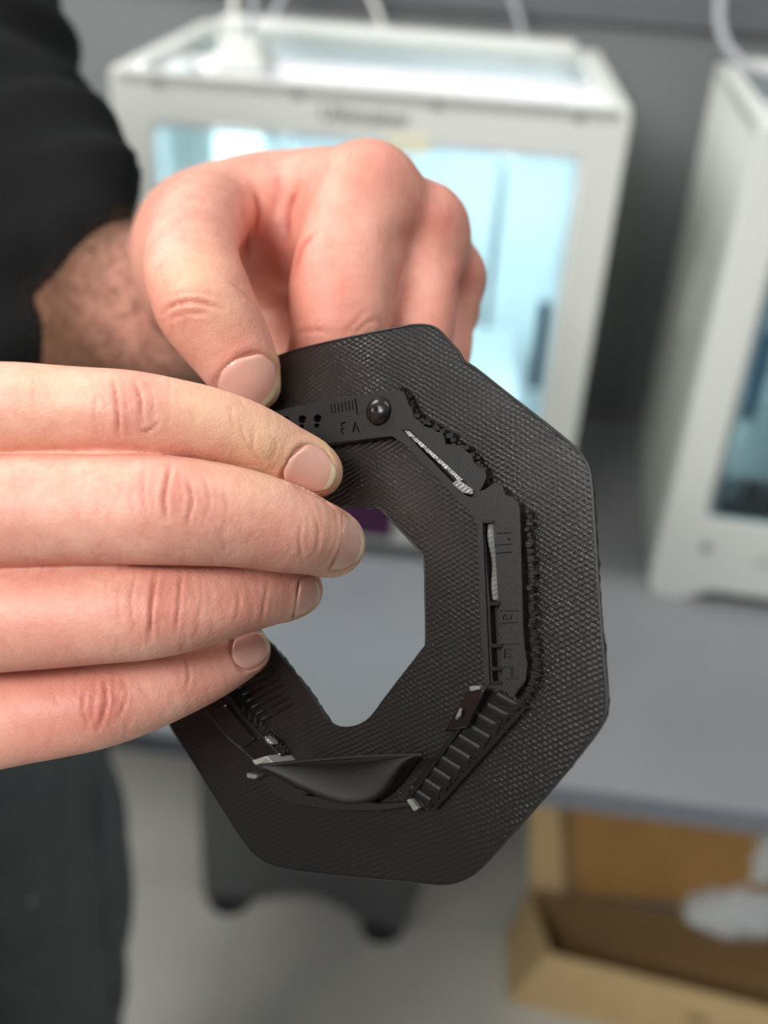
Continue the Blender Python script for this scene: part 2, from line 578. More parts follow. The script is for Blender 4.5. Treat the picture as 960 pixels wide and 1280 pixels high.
# ------------------------------------------------------------------ printers
def make_printer(x, y, yaw, label, lit, glass, text):
    fr = Matrix.Translation((x, y, DESK_Z)) @ Matrix.Rotation(yaw, 4, 'Z')
    p = empty('desktop_printer', label, 'printer', fr)
    W, D, H = 0.495, 0.389, 0.52
    t = 0.012
    rect = lambda a, b, c, d: [(a, c), (b, c), (b, d), (a, d)]
    # front panel with door opening and arched foot line
    outer = [(0, 0), (0.040, 0), (0.060, 0.016), (W - 0.06, 0.016), (W - 0.04, 0), (W, 0), (W, H), (0, H)]
    outer = round_poly(outer, [0.006, 0.01, 0.01, 0.01, 0.01, 0.006, 0.008, 0.008], 4)
    hole = round_poly(rect(0.038, 0.457, 0.11, 0.477), 0.014, 5)
    f = MB().prism(outer, [hole], lambda a, b, c: (a, c, b), 0, t).obj('front_panel', M_white, p, bevel=0.0015)
    side = round_poly(rect(0.012, D, 0, H), [0.004] * 4, 3)
    grip = round_poly(rect(0.185, 0.208, 0.255, 0.33), 0.008, 4)
    for nm, x0, x1 in (('side_panel', 0.0, 0.009), ('side_panel', W - 0.009, W)):
        s = MB().prism(side, [grip], lambda a, b, c: (c, a, b), x0, x1).obj(nm, M_white, p, bevel=0.001)
        MB().box((x0 + (0.009 if x0 == 0 else -0.006), 0.18, 0.25), (x0 + (0.015 if x0 == 0 else 0.0), 0.213, 0.335)).obj('grip_recess', M_recess, s)
    MB().box((0.009, D - 0.01, 0), (W - 0.009, D, H)).obj('back_panel', M_white_in, p)
    MB().box((0.009, 0.012, 0.02), (W - 0.009, D - 0.01, 0.06)).obj('base_tray', M_white_in, p)
    # top rim with a wide opening
    MB().prism(round_poly(rect(0, W, 0, D), 0.01, 4), [round_poly(rect(0.020, W - 0.020, 0.0135, D - 0.045), 0.01, 4)],
               lambda a, b, c: (a, b, c), H - 0.012, H + 0.001).obj('top_rim', M_white, p, bevel=0.0015)
    MB().box((0.03, D - 0.06, H), (W - 0.03, D - 0.012, H + 0.012)).obj('rear_bar', M_white, p, bevel=0.003)
    # gantry
    for v, z, r in ((0.085, 0.490, 0.0065), (0.125, 0.497, 0.0065), (0.28, 0.490, 0.0065)):
        MB().tube([(0.012, v, z), (W - 0.012, v, z)], r, 10).obj('cross_rod', M_rod, p)
    for u in (0.028, W - 0.028):
        MB().tube([(u, 0.02, 0.482), (u, D - 0.02, 0.482)], 0.0045, 10).obj('side_rod', M_rod, p)
    MB().box((0.012, 0.03, 0.486), (W - 0.012, 0.055, 0.502)).obj('front_beam', M_beam, p, bevel=0.005)
    MB().box((0.012, 0.16, 0.487), (W - 0.012, 0.215, 0.507)).obj('middle_beam', M_beam, p, bevel=0.006)
    for k, u in enumerate((0.016, W - 0.05)):
        MB().box((u, 0.10, 0.475), (u + 0.034, 0.15, 0.512)).obj('slide_block', M_white_in, p, bevel=0.004)
    if lit:
        MB().tube([(0.385, 0.03, 0.285), (0.385, 0.03, 0.474)], 0.005, 10).obj('cable_sleeve', M_greyscrew, p)
        MB().tube([(0.169, 0.03, 0.43), (0.169, 0.03, 0.474)], 0.005, 10).obj('cable_sleeve', M_greyscrew, p)
    # print head
    hu = 0.065
    h = MB().box((hu, 0.135, 0.40), (hu + 0.058, 0.215, 0.522)).obj('print_head', M_white, p, bevel=0.006)
    MB().box((hu + 0.008, 0.150, 0.522), (hu + 0.05, 0.20, 0.534)).obj('head_cap', M_white, h, bevel=0.004)
    MB().box((hu + 0.012, 0.15, 0.375), (hu + 0.046, 0.2, 0.40)).obj('nozzle_block', M_greyscrew, h, bevel=0.002)
    # lift screw and build plate
    MB().tube([(0.25, D - 0.03, 0.06), (0.25, D - 0.03, 0.47)], 0.005, 10).obj('lift_screw', M_rod, p)
    bz = 0.16 if lit else 0.228
    MB().box((0.06, 0.06, bz), (W - 0.06, 0.33, bz + 0.012)).obj('build_plate', M_white_in, p, bevel=0.002)
    # doors
    for k, (a, b) in enumerate(((0.040, 0.2455), (0.2475, 0.455))):
        d = MB().prism(round_poly(rect(a, b, 0.112, 0.475), 0.012, 4), [], lambda q, r, c: (q, c, r), 0.002, 0.006).obj('door', glass, p)
        for (u0, u1, z0, z1) in ((a, b, 0.4715, 0.475), (a, a + 0.003, 0.114, 0.471), (b - 0.003, b, 0.114, 0.471)):
            MB().box((u0, 0.0012, z0), (u1, 0.0068, z1)).obj('glass_edge', M_edge if lit else M_greyscrew, d)
        hx = 0.053 if k == 0 else 0.441
        if not (lit and k == 0):
            MB().box((hx - 0.006, -0.010, 0.236), (hx + 0.006, 0.002, 0.332)).obj('handle', M_handle, d, bevel=0.002)
    # face details
    for u in (0.047, 0.181, 0.314, 0.447):
        MB().lathe([(0.0052, 0), (0.0052, -0.001), (0.004, -0.0018), (0.0025, -0.0012)], lambda a, b, c, u=u: (u + a, c, 0.512 + b), 14).obj('screw', M_greyscrew, p)
    if text:
        text_mesh('Ultimaker', 0.0215, lambda a, b, c: (0.2465 + a, -c, 0.4965 + b), 0.0006, 'lettering', M_letter, p)
        MB().prism(round_poly(rect(0.268, 0.31, 0.4655, 0.4845), 0.002, 3), [], lambda a, b, c: (a, c, b), -0.0008, 0).obj('sticker', M_label, p)
    sc = MB().prism(round_poly(rect(0.192, 0.303, 0.025, 0.0945), 0.003, 3), [], lambda a, b, c: (a, c, b), -0.0015, 0.001).obj('touch_screen', M_screen, p)
    MB().lathe([(0.0062, 0), (0.0062, -0.0012), (0.0045, -0.0016), (0.004, -0.0008)], lambda a, b, c: (0.047 + a, c, 0.073 + b), 18).obj('power_button', M_greyscrew, p)
    text_mesh('USB', 0.011, lambda a, b, c: (0.112 + a, -c, 0.0625 + b), 0.0005, 'port_mark', M_greyscrew, p)
    if True:
        ML = M_led if lit else M_led2
        MB().box((0.03, 0.0125, 0.4815), (W - 0.03, 0.017, 0.4895)).obj('led_strip', ML, p)
        for u in (0.0095, W - 0.0145):
            MB().box((u, 0.0125, 0.12), (u + 0.005, 0.017, 0.46)).obj('led_strip', ML, p)
    return p, fr


pa, fa = make_printer(-0.29067, 1.0611, -0.0525, 'white 3D printer behind the hands, brightly lit inside, lettering on its front', True, M_glass, True)
pb, fb = make_printer(0.316, 1.005, -0.128, 'white 3D printer with tinted door at the right edge of the photo', False, M_glass_t, False)


def tube_part(fr, parent, pts, r, m, nm='feed_tube'):
    P = catmull([tuple(fr @ Vector(p)) for p in pts], 8)
    return MB().tube(P, r, 10).obj(nm, m, parent, world=True)


# feed tubes from the head and the back of the lit printer
tube_part(fa, pa, [(0.085, 0.17, 0.53), (0.084, 0.18, 0.60), (0.092, 0.20, 0.68), (0.12, 0.24, 0.78)], 0.0035, M_tube2)
tube_part(fa, pa, [(0.102, 0.175, 0.53), (0.104, 0.19, 0.60), (0.112, 0.21, 0.68), (0.14, 0.25, 0.78)], 0.0035, M_tube)
tube_part(fa, pa, [(0.085, D_ := 0.372, 0.51), (0.102, 0.39, 0.56), (0.16, 0.42, 0.64), (0.2, 0.42, 0.75)], 0.003, M_tube)
tube_part(fa, pa, [(0.235, 0.38, 0.50), (0.222, 0.385, 0.54), (0.19, 0.39, 0.60), (0.15, 0.39, 0.70)], 0.003, M_tube2)
tube_part(fa, pa, [(0.408, 0.38, 0.50), (0.398, 0.385, 0.54), (0.37, 0.39, 0.60), (0.32, 0.39, 0.70)], 0.0035, M_tube)
# loops above the tinted printer
tube_part(fb, pb, [(0.01, 0.40, 0.66), (-0.015, 0.36, 0.60), (-0.006, 0.33, 0.555), (0.03, 0.31, 0.528), (0.08, 0.31, 0.528), (0.13, 0.32, 0.56), (0.16, 0.33, 0.62)], 0.005, M_tube)
tube_part(fb, pb, [(0.062, 0.27, 0.50), (0.055, 0.28, 0.56), (0.06, 0.29, 0.62), (0.08, 0.3, 0.70)], 0.005, M_tube2)

# dark dusty crumbs on the desk between the two printers are left to the laminate
# finished print standing in the tinted printer
tz = fb @ Vector((0.19, 0.19, 0))
pr = MB()
for k in range(14):
    a0 = 0.10 + 0.022 * k
    zt = 0.19 + 0.02 * math.sin(k * 1.7) + 0.015 * math.sin(k * 0.6)
    pr.box((a0 - 0.04, 0.045, 0.06), (a0 - 0.019, 0.058, zt - 0.082))
pr.obj('print_scraps', M_black, pb, bevel=0.002)
MB().box((0.062, 0.06, 0.128), (0.44, 0.32, 0.226)).obj('bed_housing', M_grey_print, pb, bevel=0.006)

# ------------------------------------------------------------------ under the desk
fc = Matrix.Translation(tuple(at_z(254, 1134, 0.0))) @ Matrix.Rotation(-0.13, 4, 'Z')
cab = empty('storage_cabinet', 'dark grey storage cabinet with arched base on black feet under the desk', 'cabinet', fc)
Wc, Dc, Hc = 0.325, 0.36, 0.60
arch = [(0, 0.026), (0.06, 0.026)] + [(0.06 + (Wc - 0.12) * k / 12, 0.026 + 0.05 * math.sin(math.pi * k / 12) ** 0.7) for k in range(1, 12)] + \
       [(Wc - 0.06, 0.026), (Wc, 0.026), (Wc, Hc), (0, Hc)]
MB().prism(arch, [], lambda a, b, c: (a, c, b), 0, 0.02).obj('front_panel', M_cab, cab, bevel=0.003)
MB().box((0, 0.02, 0.085), (Wc, Dc, Hc)).obj('carcass', M_cab, cab, bevel=0.003)
for x, y in ((0.036, 0.024), (Wc - 0.036, 0.024), (0.03, Dc - 0.04), (Wc - 0.03, Dc - 0.04)):
    MB().lathe([(0.028, 0), (0.035, 0.004), (0.036, 0.024), (0.03, 0.034)], lambda a, b, c, x=x, y=y: (x + a, y + b, c), 20).obj('foot', M_foot, cab)

# cardboard tray
base = at_z(635, 1252, 0.0)
ft = Matrix.Translation(tuple(base))
tray = empty('cardboard_box', 'open shallow cardboard box on the floor below the desk', 'box', ft)
TH = 0.12
c_ = lambda px, py, z: Vector(tuple(at_z(px, py, z)))
FLt, BLt, FRt = c_(687, 1193, TH), c_(660, 1112, TH), c_(960, 1261, TH)
FLb, FRb = c_(633, 1252, 0.0), c_(960, 1330, 0.0)
dirf = (FRt - FLt).normalized()
FRt = FLt + dirf * 0.48
FRb = FLb + (FRb - FLb).normalized() * 0.52
FRb.z = 0
BRt = FRt + (BLt - FLt) + Vector((0.03, 0.05, 0))
BLb = Vector((BLt.x - 0.02, BLt.y + 0.01, 0))
BRb = Vector((BRt.x, BRt.y, 0))


def slab(a, b, c, d, th, nm, m, parent, off=None):
    n = (b - a).cross(d - a).normalized() * th
    return MB().hexa([a, b, c, d, a + n, b + n, c + n, d + n]).obj(nm, m, parent, world=True, bevel=0.001)


slab(FLb, FRb, FRt, FLt, -0.004, 'front_wall', M_card, tray)
slab(FLb, FLt, BLt, BLb, -0.004, 'side_wall', M_card, tray)
slab(FRb, BRb, BRt, FRt, -0.004, 'side_wall', M_card, tray)
slab(BLb, BRb, BRt, BLt, 0.004, 'back_wall', M_cardshade, tray)
slab(FLb + Vector((0.02, 0.01, 0.001)), FRb + Vector((0, 0.01, 0.001)), BRb + Vector((0, 0, 0.001)), BLb + Vector((0.02, 0, 0.001)), 0.003, 'bottom', M_cardshade, tray)
# upright flaps at the back of the tray
slab(c_(661, 1110, TH), c_(706, 1118, TH), c_(699, 985, 0.31), c_(662, 985, 0.31), -0.004, 'flap', M_card, tray)
slab(c_(702, 1114, TH), c_(728, 1116, TH), c_(718, 985, 0.29), c_(696, 985, 0.29), -0.004, 'gap_shade', M_cardshade, tray)  # dark strip standing in for the shade between the flaps
slab(c_(724, 1119, TH - 0.005), c_(962, 1139, TH - 0.005), c_(955, 1010, 0.30), c_(710, 985, 0.30), -0.004, 'flap', M_card2, tray)
pm = text_mesh('E3', 0.03, lambda a, b, c: FLb.lerp(FRb, (0.245 + a) / 0.52) * (1 - (0.06 + b) / TH) + FLt.lerp(FRt, (0.245 + a) / 0.48) * ((0.06 + b) / TH) + Vector((0, -0.0008, 0)),
               0.0005, 'printed_mark', M_letter, tray, world=True)


def crumple(name, label, cen, rx, ry, rz, m, seed):
    r_ = np.random.default_rng(seed)
    ph = r_.uniform(0, 6.28, (6, 3))
    fq = r_.uniform(2, 6, (6, 3))
    pts = []
    for i in range(25):
        th = math.pi * i / 24
        row = []
        for j in range(41):
            a = 2 * math.pi * j / 40
            d = np.array([math.sin(th) * math.cos(a), math.sin(th) * math.sin(a), math.cos(th)])
            k = 1 + 0.13 * sum(abs(math.sin(fq[q] @ d + ph[q][0])) - 0.6 for q in range(6))
            z = max(d[2] * rz * k, -rz * 0.6)
            row.append((cen[0] + d[0] * rx * k, cen[1] + d[1] * ry * k, cen[2] + z))
        pts.append(row)
    o = MB().grid(pts).obj(name, m, None, smooth=25)
    o['label'] = label
    o['category'] = 'bag'
    return o


crumple('plastic_bag', 'crumpled white plastic bag lying in the cardboard box', at_z(925, 1140, 0.12), 0.085, 0.04, 0.035, M_bag, 3)
pr_c = at_z(962, 1062, 0.2)
b2 = crumple('packing_film', 'white packing film bunched up behind the brown flap of the box', pr_c, 0.045, 0.045, 0.07, M_bag, 9)
b2['category'] = 'packing film'

# ------------------------------------------------------------------ the printed part (a plate in its own tilted plane)
PN = np.array([0.65, 0.12, 1.0])
PN /= np.linalg.norm(PN)
PO_c = np.array([-0.0067, 0.016, 0.190])
# camera-space (x right, y down, z forward) to world
c2w = lambda q: CC + CR * q[0] - CU * q[1] + CF * q[2]
d2w = lambda q: CR * q[0] - CU * q[1] + CF * q[2]
N_c = -PN
U_c = np.array([1, 0, 0]) - PN * PN[0]
U_c /= np.linalg.norm(U_c)
V_c = np.cross(N_c, U_c)
V_c = V_c if V_c[1] < 0 else -V_c
Nw, Uw, Vw, Ow = d2w(N_c), d2w(U_c), d2w(V_c), c2w(PO_c)
FP = Matrix(((Uw[0], Vw[0], Nw[0], Ow[0]), (Uw[1], Vw[1], Nw[1], Ow[1]), (Uw[2], Vw[2], Nw[2], Ow[2]), (0, 0, 0, 1)))
plate = empty('printed_frame', 'black glossy octagonal 3D printed plastic frame held in both hands', 'printed part', FP)


def pl(px, py, h=0.0):
    """pixel to plate coordinates (u, v) on the plane raised by h"""
    r = ray(px, py)
    o = Ow + Nw * h
    t = ((o - CC) @ Nw) / (r @ Nw)
    P = CC + r * t - Ow
    return (float(P @ Uw), float(P @ Vw))


def plate_depth(px, py):
    r = ray(px, py)
    return ((Ow - CC) @ Nw) / (r @ Nw)


pls = lambda L, h=0.0: [pl(a, b, h) for a, b in L]
pf = lambda a, b, c: (a, b, c)

outer_px = [(330, 452), (372, 437), (440, 421), (500, 409), (520, 406), (536, 407), (548, 413), (560, 426), (573, 440), (580, 452), (592, 459),
            (630, 489), (680, 528), (712, 554), (728, 570), (738, 592), (742, 640), (747, 720), (753, 800), (759, 868), (757, 893), (748, 912),
            (725, 942), (690, 985), (650, 1030), (612, 1073), (592, 1092), (572, 1102), (548, 1105), (500, 1100), (440, 1095), (385, 1089),
            (345, 1082), (322, 1070), (306, 1052), (285, 1020), (255, 973), (228, 930), (208, 897), (190, 840), (185, 700), (190, 620), (240, 520), (285, 474)]
inner_px = [(428, 634), (468, 634), (480, 641), (500, 662), (524, 688), (530, 702), (531, 740), (532, 800), (528, 812), (505, 842), (478, 877),
            (464, 896), (450, 906), (434, 910), (418, 907), (407, 897), (395, 878), (368, 842), (340, 808), (318, 780), (318, 720), (350, 670), (385, 648)]


def jitter(L, closed=True, step=0.0008, amp=0.00012):
    out = []
    n = len(L)
    for i in range(n):
        a, b = np.array(L[i]), np.array(L[(i + 1) % n])
        k = max(1, int(np.linalg.norm(b - a) / step))
        for j in range(k):
            p = a + (b - a) * j / k + rng.normal(0, amp, 2)
            out.append((p[0], p[1]))
    return out


ou = [tuple(p) for p in catmull(pls(outer_px) + [pls(outer_px)[0]], 2)[:-1]]
iu = [tuple(p) for p in catmull(pls(inner_px) + [pls(inner_px)[0]], 2)[:-1]]
brim = MB().prism(jitter(ou), [jitter(iu)], pf, -0.0011, 0.0).obj('brim', M_plate, plate, smooth=30)
# raised lip that runs along the outer edge
lip = MB()
lp = [(p[0], p[1], -0.0001) for p in ou] + [(ou[0][0], ou[0][1], -0.0001)]
lip.tube(lp, 0.00028, 6)
lip.obj('edge_bead', M_plate2, plate)
lip = MB()
lp = [(p[0], p[1], -0.0001) for p in iu] + [(iu[0][0], iu[0][1], -0.0001)]
lip.tube(lp, 0.00022, 6)
lip.obj('edge_bead', M_plate2, plate)

HF = 0.0024
frame_px = [(300, 537), (345, 514), (400, 501), (498, 487), (504, 490), (508, 497), (511, 506), (515, 512), (517, 522), (524, 526), (531, 533),
            (541, 536), (546, 540), (553, 541), (556, 549), (557, 555), (567, 556), (577, 559), (584, 565), (590, 569), (592, 577), (598, 583),
            (606, 588), (608, 596), (604, 606), (599, 614), (606, 612), (619, 603), (628, 608), (632, 619), (640, 621), (648, 628), (650, 640), (651, 680),
            (652, 720), (653, 752), (654, 790), (656, 812), (659, 830), (657, 850), (648, 862), (641, 872), (630, 864), (606, 858), (602, 800), (599, 720), (597, 655),
            (588, 640), (575, 628), (550, 600), (520, 570), (508, 557), (490, 545), (482, 546), (410, 556), (340, 566), (300, 572)]
raised = MB().prism(pls(frame_px, HF), [], pf, -0.0002, HF).obj('raised_frame', M_plate2, plate, smooth=0)
cut = MB()


def stroke(pts, wpx):
    """cutter prism along a pixel polyline"""
    P = [Vector((a, b)) for a, b in pts]
    for i in range(len(P) - 1):
        d = (P[i + 1] - P[i]).normalized()
        n = Vector((-d.y, d.x)) * wpx / 2
        a, b = P[i] - d * wpx * 0.3, P[i + 1] + d * wpx * 0.3
        yield [tuple(a - n), tuple(b - n), tuple(b + n), tuple(a + n)]


cuts = []
# the engraved V3, upside down as held
cuts += [('s', q) for q in stroke([(441.5, 540), (444, 528), (449, 540)], 2.0)]
cuts += [('s', q) for q in stroke([(432, 528), (427.5, 529), (426.5, 532), (430.5, 534.5), (427, 537), (427.5, 541), (431.5, 543)], 2.0)]
# tick marks on the upper edge
for k in range(8):
    cuts += [('s', q) for q in stroke([(414 + k * 4.4, 500 + (7 - k) * 0.8), (415 + k * 4.4, 512 + (7 - k) * 0.6)], 1.3)]
cuts += [('s', q) for q in stroke([(444, 498), (447, 518)], 1.6)]
# the groove under the bar
cuts += [('s', q) for q in stroke([(408, 556), (484, 547)], 3.0)]
# three holes
for cx, cy in ((357, 525), (378, 524), (397, 523)):
    cuts.append(('d', [(cx + 5.2 * math.cos(a * 0.5236), cy + 5.2 * math.sin(a * 0.5236)) for a in range(12)]))
    cuts.append(('d', [(cx - 1 + 3.4 * math.cos(a * 0.5236), cy + 9 + 3 * math.sin(a * 0.5236)) for a in range(12)]))
# slot in the slanted bar and the two in the upright bar
cuts.append(('d', [(502, 537), (512, 537), (566, 588), (594, 614), (590, 622), (580, 618), (555, 592)]))
cuts.append(('d', [(605, 652), (616, 652), (619, 690), (623, 752), (612, 752), (608, 700)]))
cuts.append(('d', [(612, 757), (624, 757), (626, 805), (614, 805)]))
cuts.append(('d', [(614, 809), (627, 809), (628, 834), (615, 834)]))
cuts.append(('d', [(615, 838), (628, 838), (629, 852), (616, 852)]))
# fine marks beside the upright slot
for a, b in (((622, 667), (639, 666)), ((619, 682), (640, 680)), ((620, 692), (640, 690)), ((625, 764), (648, 764)), ((626, 780), (646, 778)),
             ((628, 806), (650, 805)), ((630, 834), (640, 834)), ((640, 834), (640, 846)), ((632, 849), (648, 848))):
    cuts += [('s', q) for q in stroke([a, b], 1.4)]
# a G in its box, and E F lower down
cuts += [('s', q) for q in stroke([(634, 769), (630, 769), (629, 774), (634, 775), (634, 772.5)], 1.4)]
cuts += [('s', q) for q in stroke([(638, 769), (639.5, 772), (638, 775)], 1.6)]
cuts += [('s', q) for q in stroke([(640, 812), (631, 812), (631, 822), (641, 822)], 1.6)]
cuts += [('s', q) for q in stroke([(631, 817), (638, 817)], 1.4)]
cuts.append(('d', [(635, 673), (637.5, 673), (637.5, 675.5), (635, 675.5)]))


def bool_cut(o, items):
    """subtract engraved strokes ('s', shallow) and openings ('d', deep) one after another"""
    for kind in ('s', 'd'):
        lst = [q for k, q in items if k == kind]
        for phase in (0, 1):
            mb = MB()
            for q in lst[phase::2]:
                P = pls(q, HF)
                mb.prism(P, [], pf, HF - (0.0005 if kind == 's' else 0.0019), HF + 0.001)
            if not mb.v:
                continue
            co = mb.obj('cutter', M_plate2, plate, smooth=0)
            md = o.modifiers.new('cut', 'BOOLEAN')
            md.operation = 'DIFFERENCE'
            md.solver = 'EXACT'
            md.use_self = True
            md.object = co
            dg = bpy.context.evaluated_depsgraph_get()
            me = bpy.data.meshes.new_from_object(o.evaluated_get(dg))
            o.modifiers.clear()
            o.data = me
            bpy.data.objects.remove(co)


bool_cut(raised, cuts)
raised.data.polygons.foreach_set('use_smooth', [False] * len(raised.data.polygons))

# dome with a dimple on the bar
uc, vc = pl(474, 514, HF)
R = 0.0026
prof = [(R, -0.0004)] + [(R * math.cos(a), 0.0017 * math.sin(a)) for a in np.linspace(0.05, 1.25, 9)] + [(0.0005, 0.00155), (0.0001, 0.00150)]
MB().lathe(prof, lambda a, b, c: (uc + a, vc + b, HF + c), 28).obj('rivet_dome', M_plate3, plate)


def on_plate(L, h0, h1, nm, m, bevel=0.0, smooth=0):
    return MB().prism(pls(L, h1), [], pf, h0, h1).obj(nm, m, plate, bevel=bevel, smooth=smooth)


# infill of the slanted slot: short slanted threads with painted glints
for k in range(9):
    t = k / 8
    x, y = 508 + 60 * t, 541 + 54 * t
    L = [(x - 3, y - 3), (x + 4, y - 2), (x + 11, y + 5), (x + 4, y + 5)]
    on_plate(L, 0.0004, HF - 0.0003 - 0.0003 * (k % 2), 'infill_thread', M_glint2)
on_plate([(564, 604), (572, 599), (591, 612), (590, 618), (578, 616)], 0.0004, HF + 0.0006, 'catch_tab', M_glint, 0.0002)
# spring strip in the upright slot
P = []
for i in range(25):
    t = i / 24
    xl, xr = 606.5 + 6 * t, 616 + 6 * t
    y = 655 + 95 * t
    h = 0.0014 + 0.0006 * math.sin(t * 9) * (1 - t * 0.5)
    P.append([(*pl(xl, y, HF), h), (*pl((xl + xr) / 2 - 1, y, HF), h + 0.0007), (*pl(xr, y, HF), h)])
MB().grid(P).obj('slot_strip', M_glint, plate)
on_plate([(602, 650), (616, 650), (616, 653.5), (602, 653.5)], HF - 0.0005, HF + 0.0004, 'cross_bar', M_plate3)
on_plate([(611, 752), (624, 752), (624, 756), (611, 756)], HF - 0.0005, HF + 0.0004, 'cross_bar', M_plate3)
for y in (806, 835, 853):
    on_plate([(613.5, y), (627, y - 1), (627, y + 2.5), (613.5, y + 3.5)], HF - 0.0005, HF + 0.0003, 'cross_bar', M_plate3)
on_plate([(598, 652), (603, 652), (612, 856), (606, 857)], HF - 0.001, HF + 0.0005, 'side_rail', M_plate2)

# ragged support teeth along the outer side of the upright and the slanted bars
tm = MB()


def teeth(path, n, sgn, h):
    Q = catmull(path, 20)
    idx = np.linspace(0, len(Q) - 1, n)
    for i in idx:
        q = Q[int(i)]
        u, v = pl(q[0] + rng.uniform(-1, 2.5), q[1] + rng.uniform(-1.5, 1.5), 0)
        s = rng.uniform(0.0002, 0.00042)
        hh = h * rng.uniform(0.3, 0.95)
        tm.box((u - s, v - s, -0.0001), (u + s * rng.uniform(1, 2.4), v + s, hh))


teeth([(664, 640), (667, 700), (669, 770), (673, 830), (668, 858), (650, 885)], 64, 1, HF)
teeth([(505, 488), (515, 500), (522, 516), (530, 527), (545, 534), (560, 545), (575, 553), (594, 568), (604, 582), (612, 596)], 44, 1, HF)
teeth([(640, 884), (610, 925), (580, 965), (545, 1000)], 40, 1, HF * 0.6)
to = tm.obj('support_fringe', M_plate3, plate, smooth=0)
to['kind'] = 'stuff'

# ribbed channel in the lower right
ax0, ax1 = (638, 872), (517, 1003)
ch = [(620, 858), (632, 864), (652, 880), (640, 897), (535, 1013), (505, 1005), (510, 990), (600, 885)]
on_plate([(607, 862), (622, 860), (652, 882), (640, 898), (536, 1012), (508, 1004), (510, 988)], -0.0002, 0.0007, 'channel_floor', M_plate3, 0.0002)
rib = None
for k in range(10):
    t = (k + 0.5) / 10
    x, y = ax0[0] + (ax1[0] - ax0[0]) * t, ax0[1] + (ax1[1] - ax0[1]) * t
    u, v = pl(x, y, 0.0014)
    if rib is None:
        u2, v2 = pl(ax1[0], ax1[1], 0.0014)
        ang = math.atan2(v2 - v, u2 - u)
        pts = []
        for a in np.linspace(0, math.pi, 7):
            pts.append((0.00105 * math.cos(a), 0.00042 * math.sin(a)))
        rib = MB().prism(pts, [], lambda a, b, c: (a, c, b), -0.0021, 0.0021).obj('rib', M_plate2, plate, bevel=0.0002, smooth=40)
        ro = rib
    else:
        ro = rib.copy()
        COL.objects.link(ro)
    ro.matrix_local = Matrix.Translation((u, v, 0.0006)) @ Matrix.Rotation(ang + 0.35, 4, 'Z') @ Matrix.Rotation(0.25, 4, 'Y')
# channel walls
on_plate([(607, 862), (613, 861), (518, 992), (508, 1004), (506, 998)], -0.0002, 0.0014, 'channel_wall', M_plate3, 0.0002)
on_plate([(654, 880), (660, 884), (545, 1012), (536, 1013)], -0.0002, 0.0012, 'channel_wall', M_plate3, 0.0002)
# block with a nub left of the channel
a = pls([(545, 916), (585, 861), (608, 862), (582, 910)], 0.003)
MB().hexa([(a[0][0], a[0][1], -0.0002), (a[3][0], a[3][1], -0.0002), (a[2][0], a[2][1], -0.0002), (a[1][0], a[1][1], -0.0002),
           (a[0][0], a[0][1], 0.0004), (a[3][0], a[3][1], 0.0028), (a[2][0], a[2][1], 0.0036), (a[1][0], a[1][1], 0.0030)]).obj('stop_block', M_plate3, plate, bevel=0.0003)
on_plate([(586, 858), (599, 857), (600, 862), (587, 864)], 0.002, 0.0038, 'block_cap', M_glint, 0.0002)
u, v = pl(573, 892, 0.0026)
MB().tube([(u - 0.0007, v - 0.0008, 0.0018), (u, v - 0.0003, 0.0024), (u + 0.0005, v + 0.0008, 0.0025)], [0.0003, 0.0004, 0.0003], 8).obj('hook', M_glint, plate)

# curved leaf standing at the bottom: its straight top edge is free, its round foot sits on the brim
top = np.array([pl(322 + (528 - 322) * t, 957 - 14 * t - 3 * math.sin(math.pi * t), 0.0065) for t in np.linspace(0, 1, 25)])
bot = np.array(pls([(340, 962), (347, 968), (355, 974), (363, 980), (372, 986), (381, 991), (390, 995.5), (399, 999.5), (408, 1003), (417, 1006), (426, 1008.5), (435, 1010),
                    (444, 1010.5), (453, 1010), (462, 1008), (471, 1005), (479, 1001), (487, 996), (494, 990), (501, 983), (507, 976), (512, 969), (517, 962), (521, 955), (525, 947)], 0.0))
P = []
for j in range(9):
    s = j / 8
    h = 0.0065 * (1 - (1 - s) ** 1.6)
    P.append([(*(bot[i] * (1 - s ** 1.25) + top[i] * s ** 1.25), h - 0.0001) for i in range(25)])
lo = MB().grid(P).obj('curved_leaf', M_plate3, plate, smooth=60)
sm = lo.modifiers.new('solid', 'SOLIDIFY')
sm.thickness = 0.0005
MB().tube([(*top[i], 0.0065) for i in range(25)], 0.00026, 6).obj('leaf_rim', M_plate2, plate)
# low rounded bar under the leaf
on_plate([(325, 972), (340, 990), (366, 1004), (420, 1013), (470, 1014), (512, 1008), (527, 1014), (510, 1002), (470, 1004), (410, 996), (370, 985), (345, 968)], -0.0002, 0.0014, 'leaf_foot', M_plate2, 0.0006, 30)
on_plate([(507, 1000), (513, 998), (523, 1011), (517, 1015)], -0.0002, 0.0018, 'corner_nub', M_glint, 0.0003)
